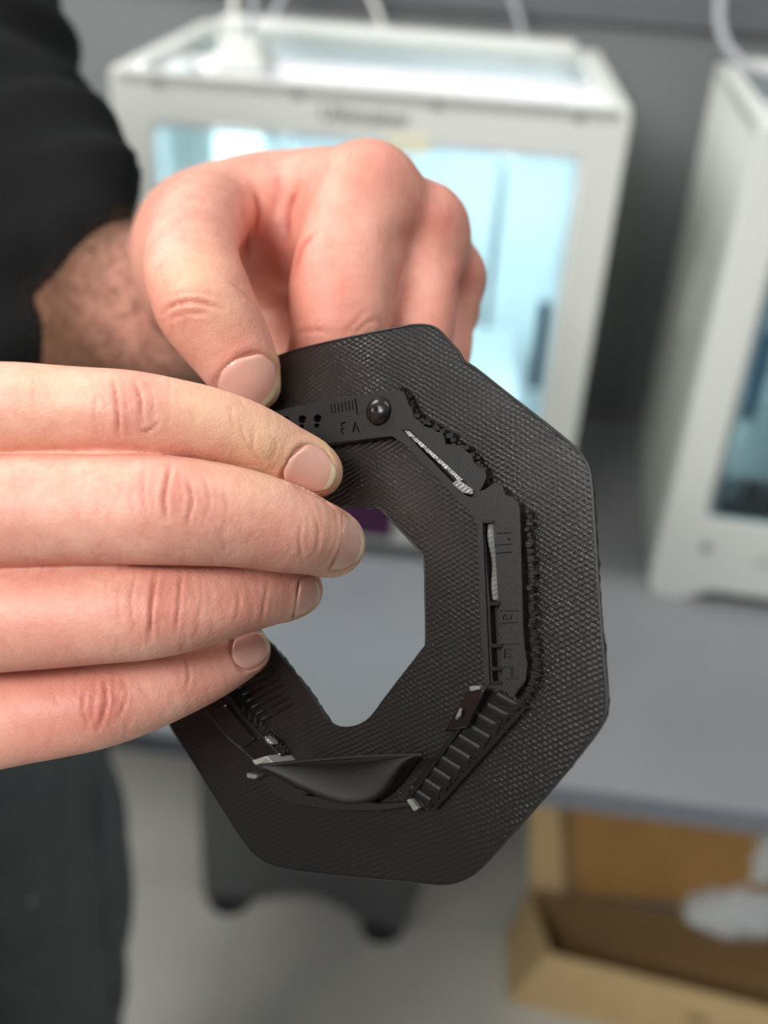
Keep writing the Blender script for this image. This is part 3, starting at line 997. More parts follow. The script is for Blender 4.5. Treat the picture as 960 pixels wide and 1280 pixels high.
# dark bar that disappears under the lower fingers, with end facets in painted glint grey
on_plate([(238, 868), (262, 842), (300, 890), (352, 944), (328, 962), (285, 925)], -0.0002, 0.0034, 'side_bar', M_plate3, 0.0005)
on_plate([(262, 890), (280, 880), (318, 925), (300, 935)], 0.003, 0.0044, 'bar_ridge', M_plate3, 0.0005)
a = pls([(312, 951), (338, 944), (347, 956), (316, 957)], 0.0055)
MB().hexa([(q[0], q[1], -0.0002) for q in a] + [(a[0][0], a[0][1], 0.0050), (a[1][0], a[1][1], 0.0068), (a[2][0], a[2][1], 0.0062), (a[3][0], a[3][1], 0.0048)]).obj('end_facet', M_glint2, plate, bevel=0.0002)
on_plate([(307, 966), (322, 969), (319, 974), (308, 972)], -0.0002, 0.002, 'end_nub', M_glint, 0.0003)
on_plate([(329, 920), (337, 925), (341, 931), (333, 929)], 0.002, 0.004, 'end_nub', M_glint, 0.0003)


# coarse ridges of the brim beside the lower fingers
for k in range(11):
    x0, y0 = 276 + 4.6 * k + 1.0 * max(0, k - 5), 822 + 7.9 * k
    x1, y1 = 318 + 5.2 * k - 1.2 * max(0, k - 6), 800 + 8.0 * k
    pa_, pb_ = pl(x0, y0), pl(x1, y1)
    MB().tube([(*pa_, -0.0001), (*pb_, -0.0001)], 0.00036, 8).obj('ridge', M_plate3, plate)

# ------------------------------------------------------------------ signed distance modelling for the person
def cone_pts(P, a, b, r1, r2):
    ba = b - a
    L = ba @ ba
    pa_ = P - a
    h = np.clip((pa_ @ ba) / max(L, 1e-12), 0, 1)
    q = pa_ - h[..., None] * ba
    return np.sqrt((q * q).sum(-1)) - (r1 + (r2 - r1) * h)


def smin(a, b, k):
    if k <= 0:
        return np.minimum(a, b)
    h = np.maximum(k - np.abs(a - b), 0) / k
    return np.minimum(a, b) - h * h * k * 0.25


class Field:
    """groups: list of (chain list, k inside the group, k to what came before)"""

    def __init__(s):
        s.groups = []

    def group(s, chains, kin, kout):
        segs = []
        for c in chains:
            one = []
            for i in range(len(c) - 1):
                one.append((c[i][:3], c[i + 1][:3], c[i][3], c[i + 1][3]))
            segs.append(one)
        s.groups.append((segs, kin, kout))
        return s

    def points(s, P):
        tot = None
        for segs, kin, kout in s.groups:
            g = None
            for one in segs:
                d = None
                for a, b, r1, r2 in one:
                    e = cone_pts(P, a, b, r1, r2)
                    d = e if d is None else np.minimum(d, e)
                g = d if g is None else smin(g, d, kin)
            tot = g if tot is None else smin(tot, g, kout)
        return tot

    def grid(s, lo, hi, h):
        n = np.ceil((hi - lo) / h).astype(int) + 1
        ax = [lo[i] + np.arange(n[i]) * h for i in range(3)]
        BIG = np.float32(1.0)
        tot = np.full(n, BIG, np.float32)
        for segs, kin, kout in s.groups:
            g = np.full(n, BIG, np.float32)
            for one in segs:
                d = np.full(n, BIG, np.float32)
                mar = max(kin, kout) + 3 * h
                for a, b, r1, r2 in one:
                    m0 = np.minimum(a - r1, b - r2) - mar
                    m1 = np.maximum(a + r1, b + r2) + mar
                    i0 = np.clip(np.floor((m0 - lo) / h).astype(int), 0, n)
                    i1 = np.clip(np.ceil((m1 - lo) / h).astype(int) + 1, 0, n)
                    if (i1 <= i0).any():
                        continue
                    X = ax[0][i0[0]:i1[0]][:, None, None].astype(np.float32)
                    Y = ax[1][i0[1]:i1[1]][None, :, None].astype(np.float32)
                    Z = ax[2][i0[2]:i1[2]][None, None, :].astype(np.float32)
                    ba = (b - a).astype(np.float32)
                    L = float(ba @ ba) + 1e-12
                    dx, dy, dz = X - np.float32(a[0]), Y - np.float32(a[1]), Z - np.float32(a[2])
                    t = np.clip((dx * ba[0] + dy * ba[1] + dz * ba[2]) / np.float32(L), 0, 1)
                    e = np.sqrt((dx - t * ba[0]) ** 2 + (dy - t * ba[1]) ** 2 + (dz - t * ba[2]) ** 2) - (np.float32(r1) + np.float32(r2 - r1) * t)
                    sl = (slice(i0[0], i1[0]), slice(i0[1], i1[1]), slice(i0[2], i1[2]))
                    d[sl] = np.minimum(d[sl], e)
                g = smin(g, d, np.float32(kin))
            tot = smin(tot, g, np.float32(kout))
        return tot, ax


def surface_nets(F, lo, h):
    """dual surface of F = 0"""
    ins = F < 0
    nx, ny, nz = F.shape
    cnt = np.zeros((nx - 1, ny - 1, nz - 1), np.int8)
    offs = [(i, j, k) for i in (0, 1) for j in (0, 1) for k in (0, 1)]
    for i, j, k in offs:
        cnt += ins[i:nx - 1 + i, j:ny - 1 + j, k:nz - 1 + k]
    act = (cnt > 0) & (cnt < 8)
    idx = np.argwhere(act)
    vid = np.full(act.shape, -1, np.int64)
    vid[act] = np.arange(len(idx))
    acc = np.zeros((len(idx), 3))
    num = np.zeros(len(idx))
    val = {o: F[idx[:, 0] + o[0], idx[:, 1] + o[1], idx[:, 2] + o[2]].astype(float) for o in offs}
    for o in offs:
        for ax in range(3):
            if o[ax] == 0:
                q = list(o)
                q[ax] = 1
                a, b = val[o], val[tuple(q)]
                m = (a < 0) != (b < 0)
                t = np.where(m, a / np.where(m, a - b, 1), 0)
                p = np.array(o, float)[None, :].repeat(len(idx), 0)
                p[:, ax] = t
                acc[m] += p[m]
                num[m] += 1
    V = lo + (idx + acc / num[:, None]) * h
    faces = []
    for ax in range(3):
        u, v = (ax + 1) % 3, (ax + 2) % 3
        sl0 = [slice(None)] * 3
        sl1 = [slice(None)] * 3
        sl0[ax], sl1[ax] = slice(0, -1), slice(1, None)
        a, b = ins[tuple(sl0)], ins[tuple(sl1)]
        ch_ = np.argwhere(a != b)
        ok = (ch_[:, u] > 0) & (ch_[:, v] > 0) & (ch_[:, u] < F.shape[u] - 1) & (ch_[:, v] < F.shape[v] - 1)
        ch_ = ch_[ok]
        s = a[tuple(ch_.T)]
        q = []
        for du, dv in ((0, 0), (-1, 0), (-1, -1), (0, -1)):
            c = ch_.copy()
            c[:, u] += du
            c[:, v] += dv
            q.append(vid[tuple(c.T)])
        q = np.array(q).T
        q[~s] = q[~s][:, ::-1]
        faces.append(q)
    Fq = np.concatenate(faces)
    return V, Fq[(Fq >= 0).all(1)]


def vnormals(V, Q):
    n = np.cross(V[Q[:, 2]] - V[Q[:, 0]], V[Q[:, 3]] - V[Q[:, 1]])
    N = np.zeros_like(V)
    for k in range(4):
        np.add.at(N, Q[:, k], n)
    return N / np.maximum(np.linalg.norm(N, axis=1), 1e-12)[:, None]


def relax(V, Q, it=2, lam=0.5):
    for _ in range(it):
        S = np.zeros_like(V)
        c = np.zeros(len(V))
        for k in range(4):
            a, b = Q[:, k], Q[:, (k + 1) % 4]
            np.add.at(S, a, V[b])
            np.add.at(c, a, 1)
            np.add.at(S, b, V[a])
            np.add.at(c, b, 1)
        V = V + lam * (S / np.maximum(c, 1)[:, None] - V)
    return V


def chain(L, sub=5):
    """(px, py, depth, radius px) -> world points with metric radius"""
    C_ = catmull(L, sub)
    return [np.append(at(c[0], c[1], c[2]), max(c[3], 1) * c[2] / F_PX) for c in C_]


def wchain(L, sub=4):
    return [c for c in catmull(L, sub)]


# ---- near (lower) hand: four fingers across the front of the plate, thumb behind it
index_l = [(-175, 520, .186, 70), (-80, 514, .180, 62), (0, 513, .1755, 61), (90, 514, .174, 56), (165, 517, .173, 53.5), (240, 527, .175, 48), (310, 547, .179, 45), (355, 568, .183, 41), (388, 585, .186, 37), (398, 590, .1868, 31)]
middle_l = [(-195, 640, .182, 76), (-80, 641, .176, 70), (0, 639, .172, 69.5), (110, 637, .170, 69), (210, 638, .1695, 68), (290, 646, .172, 63), (355, 660, .177, 57), (395, 672, .183, 47), (414, 679, .188, 42)]
ring_l = [(-180, 775, .188, 76), (-80, 775, .181, 69), (0, 772, .1765, 68), (110, 766, .1745, 64.5), (195, 762, .175, 59), (270, 751, .178, 51), (325, 742, .183, 43), (358, 738, .189, 38), (370, 738, .193, 34)]
pinky_l = [(-150, 905, .196, 68), (-70, 905, .190, 64), (0, 900, .186, 60), (70, 890, .184, 57), (130, 879, .184, 53.5), (200, 858, .186, 47), (260, 836, .189, 40), (296, 818, .192, 35), (308, 813, .1935, 31)]
thumb_l = [(-260, 600, .225, 80), (-60, 590, .232, 72), (110, 610, .236, 66), (220, 630, .229, 62), (290, 642, .2235, 52), (318, 646, .222, 42)]
palm_l = [[(-175, 520, .186, 70), (-430, 560, .215, 78), (-700, 640, .245, 95)],
          [(-195, 640, .182, 76), (-430, 640, .208, 80), (-700, 660, .240, 95)],
          [(-180, 775, .188, 76), (-430, 735, .212, 80), (-700, 690, .245, 90)],
          [(-150, 905, .196, 68), (-400, 820, .215, 74), (-690, 715, .245, 85)],
          [(-260, 600, .225, 80), (-480, 620, .235, 85), (-690, 660, .245, 88)]]
lower = Field().group([chain(c) for c in palm_l], 0.012, 0.0)
lower.group([chain(c) for c in (index_l, middle_l, ring_l, pinky_l)], 0.0012, 0.004)
lower.group([chain(thumb_l)], 0, 0.006)

# ---- far (upper) hand: thumb in front of the plate, fingers behind it
thumb_u = [(318, 483, .2005, 33), (304, 462, .199, 45), (283, 428, .198, 54), (256, 380, .198, 62), (241, 330, .204, 60), (246, 287, .215, 57), (270, 264, .235, 52), (305, 270, .250, 48)]
index_u = [(459, 241, .226, 53), (442, 300, .222, 64), (427, 360, .217, 66), (424, 415, .215, 60), (398, 470, .224, 50), (355, 498, .2185, 42)]
middle_u = [(536, 283, .236, 39), (529, 340, .232, 44), (520, 420, .227, 46), (490, 480, .230, 42), (440, 510, .218, 36)]
ring_u = [(567, 346, .247, 29), (560, 400, .244, 32), (552, 455, .240, 32), (515, 500, .236, 30), (470, 520, .225, 28)]
pinky_u = [(562, 392, .260, 24), (548, 440, .256, 24), (520, 480, .25, 24), (490, 500, .240, 22)]
palm_u = [[(459, 241, .226, 53), (388, 250, .245, 61), (290, 290, .268, 72), (262, 308, .278, 76)],
          [(536, 283, .236, 39), (440, 300, .258, 55), (330, 312, .280, 62), (268, 325, .284, 68)],
          [(567, 346, .247, 29), (470, 340, .268, 48), (340, 342, .286, 60), (272, 340, .288, 66)],
          [(562, 392, .260, 24), (470, 385, .278, 42), (340, 365, .292, 56), (275, 355, .292, 62)],
          [(305, 270, .250, 48), (282, 290, .268, 64), (262, 312, .278, 74)],
          [(290, 330, .270, 62), (325, 385, .268, 54), (350, 440, .262, 44)],
          [(470, 385, .278, 42), (410, 430, .268, 44), (370, 470, .258, 36)]]
fore_u = [[(272, 356, .297, 84), (225, 384, .318, 106), (170, 394, .336, 114), (90, 405, .360, 118)]]
web_u = [[(302, 275, .243, 48), (350, 300, .246, 46), (395, 330, .238, 40)]]
upper = Field().group([chain(c) for c in palm_u], 0.014, 0.0)
upper.group([chain(c) for c in fore_u], 0, 0.008)
upper.group([chain(c) for c in web_u], 0.0, 0.012)
upper.group([chain(c) for c in (index_u, middle_u, ring_u, pinky_u)], 0.0035, 0.008)
upper.group([chain(thumb_u)], 0, 0.006)


def hit(field, px, py, d0, d1):
    ds = np.linspace(d0, d1, 600)
    P = CC + ray(px, py)[None] * ds[:, None]
    v = field.points(P)
    i = int(np.argmax(v < 0))
    return P[i]


def grad(field, p, e=0.0003):
    g = np.array([field.points((p + np.eye(3)[k] * e)[None])[0] - field.points((p - np.eye(3)[k] * e)[None])[0] for k in range(3)])
    return g / np.linalg.norm(g)


# nails: (field, centre px, point towards the tip px, half length mm, half width mm, depth range, free edge share)
nail_spec = [
    ('index', lower, (388, 591), (424, 608), 5.0, 4.4, (.16, .20)),
    ('middle', lower, (441, 682), (470, 688), 4.6, 5.2, (.16, .20)),
    ('ring', lower, (386, 749), (410, 752), 4.0, 4.0, (.16, .205)),
    ('pinky', lower, (316, 812), (345, 800), 4.4, 3.4, (.16, .205)),
    ('thumb', upper, (312, 483), (340, 516), 5.6, 5.8, (.17, .215)),
]
nails = []
solo = {'index': index_l, 'middle': middle_l, 'ring': ring_l, 'pinky': pinky_l, 'thumb': thumb_u}
for nm, fld, c, tp, hl, hw, (d0, d1) in nail_spec:
    fld = Field().group([chain(solo[nm])], 0, 0)
    p = hit(fld, c[0], c[1], d0, d1)
    n = grad(fld, p, 0.0012)
    q = at(tp[0], tp[1], (p - CC) @ CF)
    a = q - p
    a = a - n * (a @ n)
    a /= np.linalg.norm(a)
    nails.append((nm, fld, p, n, a, np.cross(n, a), hl / 1000, hw / 1000))

# creases: pixel polylines, width px, depth mm
CRE_L = [([(141, 474), (146, 505), (148, 545)], 2.2, .30), ([(169, 478), (176, 500), (177, 526)], 2.2, .28), ([(176, 541), (188, 537), (198, 528)], 1.8, .2),
         ([(121, 488), (118, 520), (124, 550)], 2.0, .10), ([(184, 480), (192, 500), (190, 515)], 1.6, .12), ([(155, 490), (160, 520), (160, 545)], 1.4, .08),
         ([(214, 582), (209, 605), (206, 625), (208, 650)], 2.4, .36), ([(182, 585), (179, 612), (184, 648)], 2.0, .16), ([(234, 598), (240, 625), (234, 657)], 2.0, .24),
         ([(166, 600), (164, 630), (172, 660)], 1.8, .08), ([(250, 590), (262, 625), (250, 660)], 1.8, .10), ([(280, 610), (284, 640), (276, 670)], 1.8, .07), ([(222, 580), (224, 600), (228, 640)], 1.4, .1),
         ([(196, 714), (190, 750), (187, 800)], 2.2, .34), ([(170, 716), (164, 752), (168, 790)], 1.8, .14), ([(227, 714), (224, 750), (219, 790)], 1.9, .22), ([(250, 720), (252, 752), (243, 780)], 1.8, .1), ([(150, 724), (148, 760), (150, 785)], 1.6, .06),
         ([(131, 848), (133, 880), (122, 912)], 2.2, .28), ([(108, 856), (104, 885), (112, 912)], 1.9, .16), ([(152, 842), (158, 870), (146, 902)], 1.9, .14), ([(120, 850), (118, 880), (118, 900)], 1.5, .1),
         ([(232, 822), (236, 845), (232, 862)], 1.8, .18), ([(300, 525), (304, 545), (318, 570)], 2.0, .08), ([(318, 535), (316, 560), (330, 580)], 2.0, .08), ([(336, 545), (346, 555), (340, 575)], 1.6, .08),
         ([(378, 650), (374, 675), (378, 702)], 2.0, .10), ([(392, 640), (398, 668), (392, 700)], 2.0, .08), ([(335, 728), (332, 750), (326, 780)], 2.0, .1), ([(300, 735), (298, 760), (290, 785)], 2.0, .06)]
CRE_U = [([(203, 392), (222, 380), (250, 378), (278, 386)], 2.6, .26), ([(206, 402), (230, 392), (262, 392)], 2.2, .16), ([(212, 372), (240, 364), (275, 372)], 2.2, .12), ([(285, 352), (300, 362), (316, 380)], 2.0, .12),
         ([(430, 418), (446, 400), (455, 393)], 2.4, .16), ([(440, 420), (460, 402), (474, 402)], 2.2, .16), ([(366, 418), (384, 413), (410, 414)], 2.2, .16), ([(470, 420), (478, 408), (470, 395)], 2, .1),
         ([(372, 235), (360, 262), (358, 300)], 4.5, .45), ([(395, 290), (375, 310), (366, 345)], 4.0, .25), ([(318, 235), (324, 262), (318, 300)], 5.0, .35), ([(300, 250), (308, 290), (312, 330)], 5.0, .4), ([(346, 215), (348, 240), (344, 262)], 6, .2)]
# soft mounds: px, py, radius px, height mm
MND_L = [(160, 510, 40, .35), (210, 625, 50, .45), (205, 758, 45, .4), (130, 880, 36, .35), (330, 555, 22, .15), (375, 680, 24, .15), (60, 515, 40, -.25), (90, 640, 45, -.25), (90, 770, 45, -.25)]
MND_U = [(482, 208, 26, .5), (552, 268, 24, .6), (582, 345, 16, .4), (240, 378, 32, .5), (390, 215, 30, .3), (430, 240, 22, .35), (500, 300, 22, -.5), (560, 320, 14, -.4), (400, 250, 14, .3), (330, 222, 12, .3)]
RED_L = [(160, 505, 34, .55), (215, 620, 44, .6), (200, 755, 40, .75), (130, 880, 34, .8), (60, 900, 90, .55), (60, 780, 80, .3), (340, 680, 40, .35), (300, 760, 50, .45), (250, 845, 40, .4), (-40, 650, 60, .3)]
PAL_L = [(330, 545, 50, .55), (250, 505, 45, .4), (405, 560, 22, .8), (418, 600, 14, .8), (410, 655, 18, .3), (440, 645, 10, .5), (330, 600, 40, .2), (60, 470, 70, .25), (385, 775, 22, .8), (425, 715, 18, .6)]
RED_U = [(400, 330, 270, .30), (470, 205, 45, .5), (545, 275, 34, .7), (580, 345, 26, .7), (340, 330, 45, .8), (225, 390, 40, .4), (360, 260, 30, .5), (300, 440, 30, .6), (420, 370, 50, .35), (550, 400, 40, .35), (400, 410, 40, .3)]  # first spot: wide red that also paints the far hand darker
PAL_U = [(225, 345, 30, .2), (350, 480, 14, .9), (344, 450, 16, .4), (335, 500, 14, .7), (250, 340, 40, .2), (270, 400, 40, .2), (420, 200, 30, .1)]


def seg_dist(x, y, pl_):
    best = np.full(x.shape, 1e9)
    for (ax, ay), (bx, by) in zip(pl_[:-1], pl_[1:]):
        dx, dy = bx - ax, by - ay
        t = np.clip(((x - ax) * dx + (y - ay) * dy) / (dx * dx + dy * dy), 0, 1)
        best = np.minimum(best, np.hypot(x - ax - t * dx, y - ay - t * dy))
    return best


def sculpt(V, Q, cre, mnd, red, pal, mynails):
    N = vnormals(V, Q)
    px, py, _ = project(V)
    view = CC - V
    view /= np.linalg.norm(view, axis=1)[:, None]
    face = np.clip((N * view).sum(1) * 2.5, 0, 1)
    disp = np.zeros(len(V))
    tint = np.zeros((len(V), 4))
    tint[:, 3] = 1
    for x, y, r, h in mnd:
        disp += h * 1e-3 * np.exp(-((px - x) ** 2 + (py - y) ** 2) / r ** 2) * face
    for L, w, d in cre:
        L = catmull(L, 4)
        ln = np.linalg.norm(np.diff(L, axis=0), axis=1).sum()
        e = seg_dist(px, py, L)
        ends = np.minimum(np.hypot(px - L[0][0], py - L[0][1]), np.hypot(px - L[-1][0], py - L[-1][1]))
        fade = np.clip(ends / (0.22 * ln), 0.25, 1)
        prof = np.exp(-(e / w) ** 2) - 0.35 * np.exp(-((e - 2.6 * w) / (1.6 * w)) ** 2)
        disp -= d * 1.35e-3 * prof * face * fade
        tint[:, 2] = np.maximum(tint[:, 2], min(1, d * 3.0) * np.exp(-(e / (w * 0.8)) ** 2) * face * fade)
    for _ in range(170 if len(mynails) > 1 else 120):
        # fine lines across the fingers, denser at the joints
        if rng.random() < 0.55:
            x, y, r, h = mnd[rng.integers(0, 4)]
            x, y = x + rng.normal(0, r * .8), y + rng.normal(0, r * .55)
        elif len(mynails) > 1:
            x, y = rng.uniform(0, 420), rng.uniform(460, 940)
        else:
            x, y = rng.uniform(190, 590), rng.uniform(180, 470)
        ang = rng.normal(1.55, .35)
        ln = rng.uniform(5, 16)
        m = (np.abs(px - x) < 26) & (np.abs(py - y) < 26)
        if not m.any():
            continue
        dx, dy = ln * math.cos(ang), ln * math.sin(ang)
        e = seg_dist(px[m], py[m], [(x - dx, y - dy), (x + rng.normal(0, 2), y), (x + dx, y + dy)])
        disp[m] -= rng.uniform(.03, .09) * 1e-3 * np.exp(-(e / 1.6) ** 2) * face[m]
        tint[m, 2] = np.maximum(tint[m, 2], 0.16 * np.exp(-(e / 1.5) ** 2) * face[m])
    # skin is never perfectly smooth
    for s, a in ((900, 2.5e-5), (430, 6e-5), (210, 1.2e-4)):
        for _ in range(4):
            k = rng.normal(0, 1, 3)
            k *= s / np.linalg.norm(k)
            disp += a * 0.5 * np.sin(V @ k + rng.uniform(0, 6.28))
    for x, y, r, h in red:
        tint[:, 0] = np.clip(tint[:, 0] + h * np.exp(-((px - x) ** 2 + (py - y) ** 2) / r ** 2), 0, 1)
    for x, y, r, h in pal:
        tint[:, 1] = np.clip(tint[:, 1] + h * np.exp(-((px - x) ** 2 + (py - y) ** 2) / r ** 2), 0, 1)
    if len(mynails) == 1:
        # brown for the forearm's hair and its shade, painted in by depth
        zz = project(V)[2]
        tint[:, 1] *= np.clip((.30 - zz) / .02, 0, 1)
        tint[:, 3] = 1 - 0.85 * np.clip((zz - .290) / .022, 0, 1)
    for nm, fld, p, n, a, t, hl, hw in mynails:
        q = V - p
        u, v, w = q @ a / hl, q @ t / hw, q @ n
        rr = (np.abs(u) ** 2.6 + np.abs(v) ** 2.6) ** (1 / 2.6)
        near = (np.abs(w) < 0.006) & ((N @ n) > -0.1)
        inside = np.clip((1.02 - rr) / 0.08, 0, 1) * near
        fold = np.exp(-((rr - 1.14) / 0.13) ** 2) * near * (u < 0.75)
        disp += -0.00042 * inside + 0.00014 * fold
        gr = np.exp(-((rr - 1.02) / 0.05) ** 2) * near * (u < 0.6)
        tint[:, 2] = np.maximum(tint[:, 2], 0.12 * gr)
    return V + N * disp[:, None], tint


def build_part(field, lo, hi, h, detail):
    F, ax = field.grid(lo, hi, h)
    V, Q = surface_nets(F, lo, h)
    V = relax(V, Q, 2, 0.4)
    return V, Q


def bbox(chains, pad):
    P = np.array([c for ch in chains for c in ch])
    return (P[:, :3] - P[:, 3:]).min(0) - pad, (P[:, :3] + P[:, 3:]).max(0) + pad


all_l = [chain(c) for c in (index_l, middle_l, ring_l, pinky_l, thumb_l)] + [chain(c) for c in palm_l]
lo, hi = bbox(all_l, 0.003)
HV = 0.00042
# the part in view is fine, the rest (out of the frame to the left) coarse
Ll = at(-110, 640, .18)
F1lo = lo.copy()
F1lo[0] = Ll[0]
Vl, Ql = build_part(lower, F1lo, hi, HV, True)
Vl, Tl = sculpt(Vl, Ql, CRE_L, MND_L, RED_L, PAL_L, nails[:4])
all_u = [chain(c) for c in (thumb_u, index_u, middle_u, ring_u, pinky_u)] + [chain(c) for c in palm_u + fore_u]
lo2, hi2 = bbox(all_u, 0.003)
Vu, Qu = build_part(upper, lo2, hi2, 0.0006, True)
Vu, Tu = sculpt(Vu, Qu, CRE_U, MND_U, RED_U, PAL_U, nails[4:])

# ---- the rest of the body, hidden by the clothes or outside the frame, at a coarser step
w_l = at(-690, 675, .245)
elb_l = np.array([-0.47, 0.17, 1.17])
sho_l = np.array([-0.40, 0.20, 1.42])
elb_u = at(-60, -30, .48)
sho_u = np.array([-0.37, 0.66, 1.42])
body = Field()
cw = lambda *L: [np.append(np.asarray(p, float), r) for p, r in L]
body.group([cw((at(-150, 640, .19), .030), (w_l, .027), (w_l * .6 + elb_l * .4, .036), (elb_l, .042), (sho_l - [0, 0, .02], .045), ((-.36, .40, 1.40), .06)),
            cw((at(150, 390, .342), .028), (at(90, 405, .36), .031), (at(45, 320, .375), .028), (at(5, 215, .40), .03), (at(-40, 95, .44), .031), (elb_u, .028), (sho_u - [0, 0, .02], .045), ((-.36, .44, 1.40), .06)),
            cw(((-.36, .42, 1.40), .06), ((-.37, .42, 1.50), .06), ((-.35, .42, 1.56), .06)),
            cw(((-.36, .33, 1.29), .115), ((-.345, .34, 1.0), .105), ((-.34, .31, .92), .10)),
            cw(((-.36, .51, 1.29), .115), ((-.345, .50, 1.0), .105), ((-.33, .53, .92), .10)),
            cw(((-.34, .31, .90), .095), ((-.34, .30, .5), .06), ((-.36, .30, .09), .045)),
            cw(((-.33, .54, .90), .090), ((-.32, .55, .5), .06), ((-.34, .55, .09), .045))], 0.03, 0)
blo, bhi = np.array([-.62, .0, .02]), np.array([.03, .82, 1.66])
Fb, _ = body.grid(blo, bhi, 0.009)
Vb, Qb = surface_nets(Fb, blo, 0.009)
Vb = relax(Vb, Qb, 2)
Fh, _ = lower.grid(lo, np.array([Ll[0] + 0.004, hi[1], hi[2]]), 0.0025)
Vh, Qh = surface_nets(Fh, lo, 0.0025)

fpn = Matrix.Translation((-0.34, 0.42, 0))
person = empty('person', 'person in black sweater and charcoal trousers gripping the black octagonal frame', 'person', fpn)
off = np.array([-0.34, 0.42, 0])


def np_mesh(name, VV, QQ, m, parent, tint=None):
    me = bpy.data.meshes.new(name)
    V_ = VV - off
    me.vertices.add(len(V_))
    me.vertices.foreach_set('co', V_.astype(np.float32).ravel())
    me.loops.add(len(QQ) * 4)
    me.loops.foreach_set('vertex_index', QQ.astype(np.int32).ravel())
    me.polygons.add(len(QQ))
    me.polygons.foreach_set('loop_start', np.arange(len(QQ), dtype=np.int32) * 4)
    me.polygons.foreach_set('use_smooth', np.ones(len(QQ), bool))
    me.update(calc_edges=True)
    me.validate()
    me.materials.append(m)
    if tint is not None:
        ca = me.color_attributes.new('tint', 'FLOAT_COLOR', 'POINT')
        ca.data.foreach_set('color', tint.astype(np.float32).ravel())
    o = bpy.data.objects.new(name, me)
    COL.objects.link(o)
    o.parent = parent
    FR[o.name] = FR[parent.name]
    return o


def cat_mesh(parts):
    V_, Q_, T_, k = [], [], [], 0
    for v, q, t in parts:
        V_.append(v)
        Q_.append(q + k)
        if t is None:
            t = np.zeros((len(v), 4))
            t[:, 3] = 1
        T_.append(t)
        k += len(v)
    return np.concatenate(V_), np.concatenate(Q_), np.concatenate(T_)


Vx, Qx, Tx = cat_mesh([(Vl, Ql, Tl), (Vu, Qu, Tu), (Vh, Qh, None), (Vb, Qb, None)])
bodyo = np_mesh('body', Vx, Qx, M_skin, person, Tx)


# short brown hair on the wrist and forearm of the far hand
Nu = vnormals(Vu, Qu)
hx, hy, hz = project(Vu)
cand = np.where((hz > 0.285) & (hx < 275) & (hy > 268))[0]
HS_ = MB()
axis = at(90, 405, .36) - at(240, 350, .30)
axis /= np.linalg.norm(axis)
side_ = np.cross(axis, CF)
for i in rng.choice(cand, min(len(cand), 4500), replace=False):
    p0, n0 = Vu[i], Nu[i]
    dr = -axis * rng.uniform(.3, 1) + side_ * rng.normal(0, .5) + n0 * rng.uniform(.1, .35)
    dr /= np.linalg.norm(dr)
    L = rng.uniform(.006, .013)
    p1 = p0 + dr * L * .5
    p2 = p1 + (dr - n0 * .45) * L * .5
    HS_.tube([p0, p1, p2], [0.00005, 0.00005, 0.00002], 3, cap=False)
ho = HS_.obj('arm_hair', M_hair, bodyo, world=True, fix=False)
ho['kind'] = 'stuff'


# fingernails, fitted to the finger surface
def make_nail(nm, fld, p, n, a, t, hl, hw):
    nu, nv = 22, 19
    rows = []
    mi = []
    for i in range(nu):
        u = -1 + 2.08 * i / (nu - 1)
        row = []
        for j in range(nv):
            v = -1 + 2 * j / (nv - 1)
            # rounded outline: squeeze the width towards both ends
            uu = min(abs(u), 1.0)
            wv = (1 - (uu ** 3.2) * (0.50 if u < 0 else 0.42))
            q = p + a * (u * hl) + t * (v * hw * wv) + n * 0.004
            # ends curve in
            q = q + a * (-(abs(v) ** 2.4) * hl * (0.20 if u > 0 else -0.22) * min(1, abs(u) * 1.3))
            row.append(q)
        rows.append(row)
    G = np.array(rows)
    Pn = G.reshape(-1, 3)
    sdist = np.zeros(len(Pn))
    for _ in range(30):
        d = fld.points(Pn)
        step = np.clip(d, -0.0015, 0.0015)
        mv = np.where(sdist + step < 0.0095, step, 0)
        Pn = Pn - n[None] * mv[:, None] * 0.8
        sdist += mv * 0.8
    # keep the curve gentle where the fingertip falls away
    H = ((Pn - p) @ n).reshape(nu, nv)
    H = np.maximum(H, -0.0034)
    for _ in range(3):
        H[1:-1, 1:-1] = (H[:-2, 1:-1] + H[2:, 1:-1] + H[1:-1, :-2] + H[1:-1, 2:]) / 4
    out = []
    for i in range(nu):
        row = []
        u = -1 + 2.08 * i / (nu - 1)
        for j in range(nv):
            v = -1 + 2 * j / (nv - 1)
            base_ = G[i, j] - n * ((G[i, j] - p) @ n)
            lift = 0.00010 - 0.00040 * max(0, abs(v) - 0.82) / 0.18 - 0.0004 * max(0, -u - 0.86) / 0.14 + 0.00022 * max(0, u - 0.6)
            row.append(base_ + n * (H[i, j] + lift))
        out.append(row)
    mb = MB().grid(out)
    mb.m = [1 if (k // (nv - 1)) >= nu - 4 else 0 for k in range(len(mb.f))]
    o = mb.obj('fingernail', [M_nail, M_nailtip], bodyo, world=True, smooth=80)
    sd = o.modifiers.new('solid', 'SOLIDIFY')
    sd.thickness = 0.0004
    sd.offset = -1
    return o


for nl in nails:
    make_nail(*nl)

